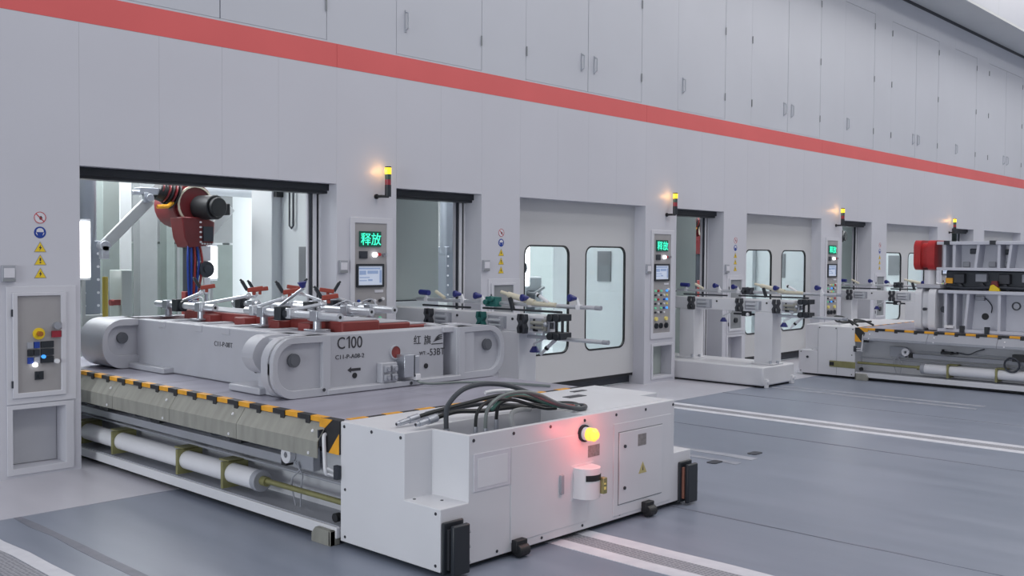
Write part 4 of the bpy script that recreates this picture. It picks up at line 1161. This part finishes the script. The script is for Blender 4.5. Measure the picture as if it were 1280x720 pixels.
ribbed_die('upper_die', 'grey upper die with glossy red corner, resting on the lower die', 15.34, -2.76, 3.2, 1.745, 2.18, 'die_red2', True)
for i, (y, lab) in enumerate(((-2.95, 'white spacer post under the red corner of upper die'), (-5.8, 'white spacer post between the dies at the near end'))):
    t = thing('spacer_post', lab, 'post', (15.55, y, 1.47))
    MB().cyl((15.52, y, 1.50), (15.52, y, 1.745), .085, 18).build('post', 'white', t)
    MB().box(15.38, 15.75, y-.2, y+.16, 1.472, 1.53).build('pad', 'die', t, bevel=.01)
t = thing('die_core', 'dark die casting between upper and lower die', 'casting', (16.2, -4.4, 1.45))
MB().box(15.62, 17.1, -5.6, -3.15, 1.452, 1.743).build('block', 'dark', t, bevel=.02)
for i in range(7):
    y = -3.35-i*.32
    MB().box(15.52, 15.62, y-.1, y+.06, 1.55+.03*(i % 2), 1.70).build('slide_unit', 'rail' if i % 2 else 'bolt', t, bevel=.01)
    MB().bar((15.56, y-.08, 1.46), (15.56, y-.02, 1.56), .05, .04).build('strut', 'bolt', t)
MB().tube(smooth_path([(15.5, -3.2, 1.50), (15.48, -3.5, 1.48), (15.48, -3.9, 1.50), (15.5, -4.4, 1.49)]), .025, 8).build('pipe', 'dark', t)
MB().box(15.5, 15.52, -3.29, -3.19, 1.55, 1.63).build('yellow_tag', 'yellow', t)
t = thing('lifting_hook', 'yellow and red pointed marker on top of the lower die', 'hook', (15.42, -3.92, 1.452))
MB().plate([(-3.99, 1.452), (-3.84, 1.452), (-3.86, 1.53), (-3.90, 1.55), (-3.97, 1.50)], [], 'x', 15.40, 15.46).build('plate', 'ink_yellow', t, bevel=.004)
MB().plate([(-3.97, 1.505), (-3.90, 1.552), (-3.86, 1.532), (-3.88, 1.60), (-3.95, 1.60)], [], 'x', 15.40, 15.46).build('tip', 'robot', t, bevel=.004)
t = thing('cable_loop', 'dark cable ring hanging at the side of the far cart', 'cable', (15.24, -4.24, .4))
MB().tube([(15.2, -4.24+.1*math.cos(a*math.pi/10), .41+.1*math.sin(a*math.pi/10)) for a in range(21)], .014, 8).build('ring', 'dark', t)
MB().box(15.2, 15.3, -4.42, -4.24, .46, .56).build('hook_block', 'black', t)

# ================================================================== TOOLING CARRIAGES IN THE SMALL OPENINGS
def make_carriage(dx, dy, lab, green):
    X = lambda v: v+dx
    Y = lambda v: v+dy
    t = thing('tooling_carriage', lab, 'carriage', (X(13.6), Y(-.3), 0), 'tooling carriages in the small openings')
    MB().box(X(13.11), X(14.07), Y(-1.47), Y(1.1), .028, .31).build('base', 'cart', t, bevel=.022)
    MB().box(X(13.2), X(14.0), Y(-1.42), Y(1.05), 0, .03).build('gap', 'black', t)
    for xx in (13.2, 13.99):
        MB().box(X(xx-.035), X(xx+.035), Y(-1.50), Y(-1.46), .0, .13).cyl((X(xx), Y(-1.52), .09), (X(xx), Y(-1.49), .09), .025, 10).build('corner_foot', 'white', t, bevel=.004)
    for ya, yb in ((-1.42, -1.12), (-.05, .22)):
        p = MB().box(X(13.46), X(13.74), Y(ya), Y(yb), .31, 1.10).box(X(13.43), X(13.77), Y(ya-.03), Y(yb+.03), .31, .335).build('post', 'cart', t, bevel=.008)
        MB().cyl((X(13.45), Y(ya+.02), .33), (X(13.45), Y(ya+.02), .38), .02, 8).cyl((X(13.6), Y(ya-.02), .33), (X(13.6), Y(ya-.02), .37), .02, 8).build('foot_bolt', 'steel', p)
    bm = MB().box(X(13.48), X(13.72), Y(-1.75), Y(1.0), 1.10, 1.285).build('beam', 'cart', t, bevel=.008)
    # clamps with cut-outs along the beam
    for i, y in enumerate((-1.48, -.86, .0)):
        mm = 'green' if (green and i == 1) else 'bolt'
        c = MB()
        for sg in (-1, 1):
            c.plate([(Y(y)+sg*u, v) for u, v in ((.012, 1.09), (.05, 1.09), (.06, 1.15), (.035, 1.195), (.06, 1.235), (.05, 1.295), (.016, 1.295), (.026, 1.235), (.004, 1.195), (.024, 1.15))], [], 'x', X(13.42), X(13.482))
        c.cyl((X(13.43), Y(y), 1.20), (X(13.41), Y(y), 1.20), .03, 10)
        c.build('clamp', mm, bm, bevel=.004)
        u = MB().box(X(13.472), X(13.482), Y(y-.36), Y(y-.08), 1.125, 1.26).build('pocket', 'rail', bm, bevel=.003)
        MB().box(X(13.45), X(13.475), Y(y-.33), Y(y-.27), 1.13, 1.25).cyl((X(13.455), Y(y-.12), 1.21), (X(13.455), Y(y-.30), 1.21), .02, 8).cyl((X(13.455), Y(y-.12), 1.16), (X(13.455), Y(y-.3), 1.16), .014, 8).build('cylinder', 'alu' if i else 'galv', u)
        MB().cyl((X(13.47), Y(y-.45), 1.235), (X(13.48), Y(y-.45), 1.235), .014, 8).build('plug', 'black', bm)
    # end manifold
    e = MB()
    for z in (1.08, 1.27):
        e.box(X(13.46), X(13.64), Y(-2.0), Y(-1.82), z-.03, z+.04).cyl((X(13.5), Y(-1.86), z), (X(13.44), Y(-1.86), z), .04, 12).cyl((X(13.5), Y(-1.95), z), (X(13.44), Y(-1.95), z), .04, 12)
    e.cyl((X(13.55), Y(-1.95), 1.08), (X(13.55), Y(-1.95), 1.27), .016, 10).cyl((X(13.55), Y(-1.87), 1.08), (X(13.55), Y(-1.87), 1.27), .016, 10)
    e.build('end_manifold', 'header', t, bevel=.006)
    MB().box(X(13.5), X(13.6), Y(-1.84), Y(-1.75), 1.15, 1.22).sphere((X(13.46), Y(-1.80), 1.2), .03, 10, 6).build('end_coupler', 'steel', t)
    MB().box(X(13.46), X(13.475), Y(-1.64), Y(-1.62), 1.12, 1.25).box(X(13.46), X(13.475), Y(-1.68), Y(-1.62), 1.12, 1.14).build('lever', 'black', t)
    # upper and lower tubes with arms and suction cups
    for (z, ya, yb) in ((1.39, -2.42, .35), (1.05, -2.52, -1.45)):
        tu = MB().cyl((X(13.58), Y(ya), z), (X(13.58), Y(yb), z), .022, 12).build('tube', 'alu', t)
        MB().cyl((X(13.58), Y(ya-.01), z), (X(13.58), Y(ya+.06), z), .024, 12).build('tube_cap', 'rail', tu)
    MB().cyl((X(13.54), Y(-1.95), 1.33), (X(13.54), Y(-.8), 1.33), .012, 8).cyl((X(13.54), Y(-.6), 1.325), (X(13.54), Y(.2), 1.325), .012, 8).build('guide_rod', 'header', t)
    MB().cyl((X(13.56), Y(-1.55), 1.415), (X(13.56), Y(-1.17), 1.49), .032, 12).cyl((X(13.56), Y(-1.2), 1.485), (X(13.56), Y(-1.06), 1.515), .019, 10).build('cream_arm', 'cream', t)
    MB().cyl((X(13.56), Y(-1.85), 1.40), (X(13.56), Y(-1.45), 1.41), .024, 12).build('cream_tube', 'cream', t)
    MB().bar((X(13.53), Y(-1.27), 1.32), (X(13.53), Y(-1.22), 1.46), .03, .045).build('arm_bracket', 'header', t, bevel=.004)
    MB().cyl((X(13.56), Y(-1.75), 1.42), (X(13.56), Y(-1.58), 1.51), .018, 10).cyl((X(13.56), Y(-1.62), 1.485), (X(13.56), Y(-1.60), 1.495), .022, 10, m=1).build('white_arm', ['white', 'black'], t)
    MB().cyl((X(13.56), Y(-.15), 1.42), (X(13.56), Y(.0), 1.49), .02, 10).build('cream_arm', 'cream', t)
    for (y, z, nx) in ((-.75, 1.46, -1), (-1.46, 1.46, -1), (-.42, 1.47, -1), (.2, 1.465, 0), (-2.12, 1.48, -1)):
        c = MB()
        if nx:
            c.cyl((X(13.56), Y(y), z), (X(13.49), Y(y+.02), z+.005), .018, 16, r2=.04)
            c.cyl((X(13.49), Y(y+.02), z+.005), (X(13.475), Y(y+.025), z+.006), .04, 16, r2=.036)
        else:
            c.cyl((X(13.55), Y(y-.09), z+.005), (X(13.55), Y(y+.06), z+.01), .032, 16)
        c = c.build('suction_cup', 'blue', t)
        MB().cyl((X(13.57), Y(y), z), (X(13.58), Y(y-.03), 1.39), .016, 10).box(X(13.55), X(13.61), Y(y-.05), Y(y), 1.365, 1.415).build('cup_holder', 'white', c, bevel=.003)
    if True:
        MB().box(X(13.50), X(13.60), Y(-1.03), Y(-.87), 1.35, 1.46).cyl((X(13.5), Y(-.99), 1.44), (X(13.45), Y(-.99), 1.44), .03, 10).cyl((X(13.5), Y(-.91), 1.40), (X(13.45), Y(-.91), 1.40), .03, 10).build('top_clamp', 'green' if green else 'bolt', t, bevel=.006)
    for (y, z) in ((-.52, .95), (-1.55, .92)):
        c = MB().cyl((X(13.57), Y(y), z+.03), (X(13.57), Y(y), z-.02), .025, 16, r2=.055).cyl((X(13.57), Y(y), z-.02), (X(13.57), Y(y), z-.033), .055, 16).build('suction_cup', 'blue', t)
        MB().tube(smooth_path([(X(13.57), Y(y), z+.03), (X(13.57), Y(y), z+.06), (X(13.58), Y(y-.1), z+.11), (X(13.58), Y(y-.12), 1.10)]), .014, 8).build('cup_holder', 'white', c)
    MB().cyl((X(13.58), Y(-1.85), 1.05), (X(13.55), Y(-1.72), .93), .02, 10).cyl((X(13.55), Y(-1.75), .955), (X(13.55), Y(-1.73), .935), .024, 10, m=1).cyl((X(13.55), Y(-1.72), .93), (X(13.54), Y(-1.66), .87), .016, 10).build('lower_arm', ['white', 'black'], t)
    MB().box(X(13.52), X(13.62), Y(-.98), Y(-.86), 1.02, 1.10).sphere((X(13.5), Y(-.98), 1.05), .028, 10, 6, m=1).cyl((X(13.57), Y(-1.12), 1.05), (X(13.57), Y(-.7), 1.05), .016, 8).build('lower_clamp', ['header', 'white'], t, bevel=.004)
make_carriage(0, 0, 'white tooling carriage standing out of the second small opening', False)
make_carriage(-5.69, -.12, 'white tooling carriage behind the C100 die, with green clamps', True)
make_carriage(5.72, 0, 'white tooling carriage behind the far die cart', False)
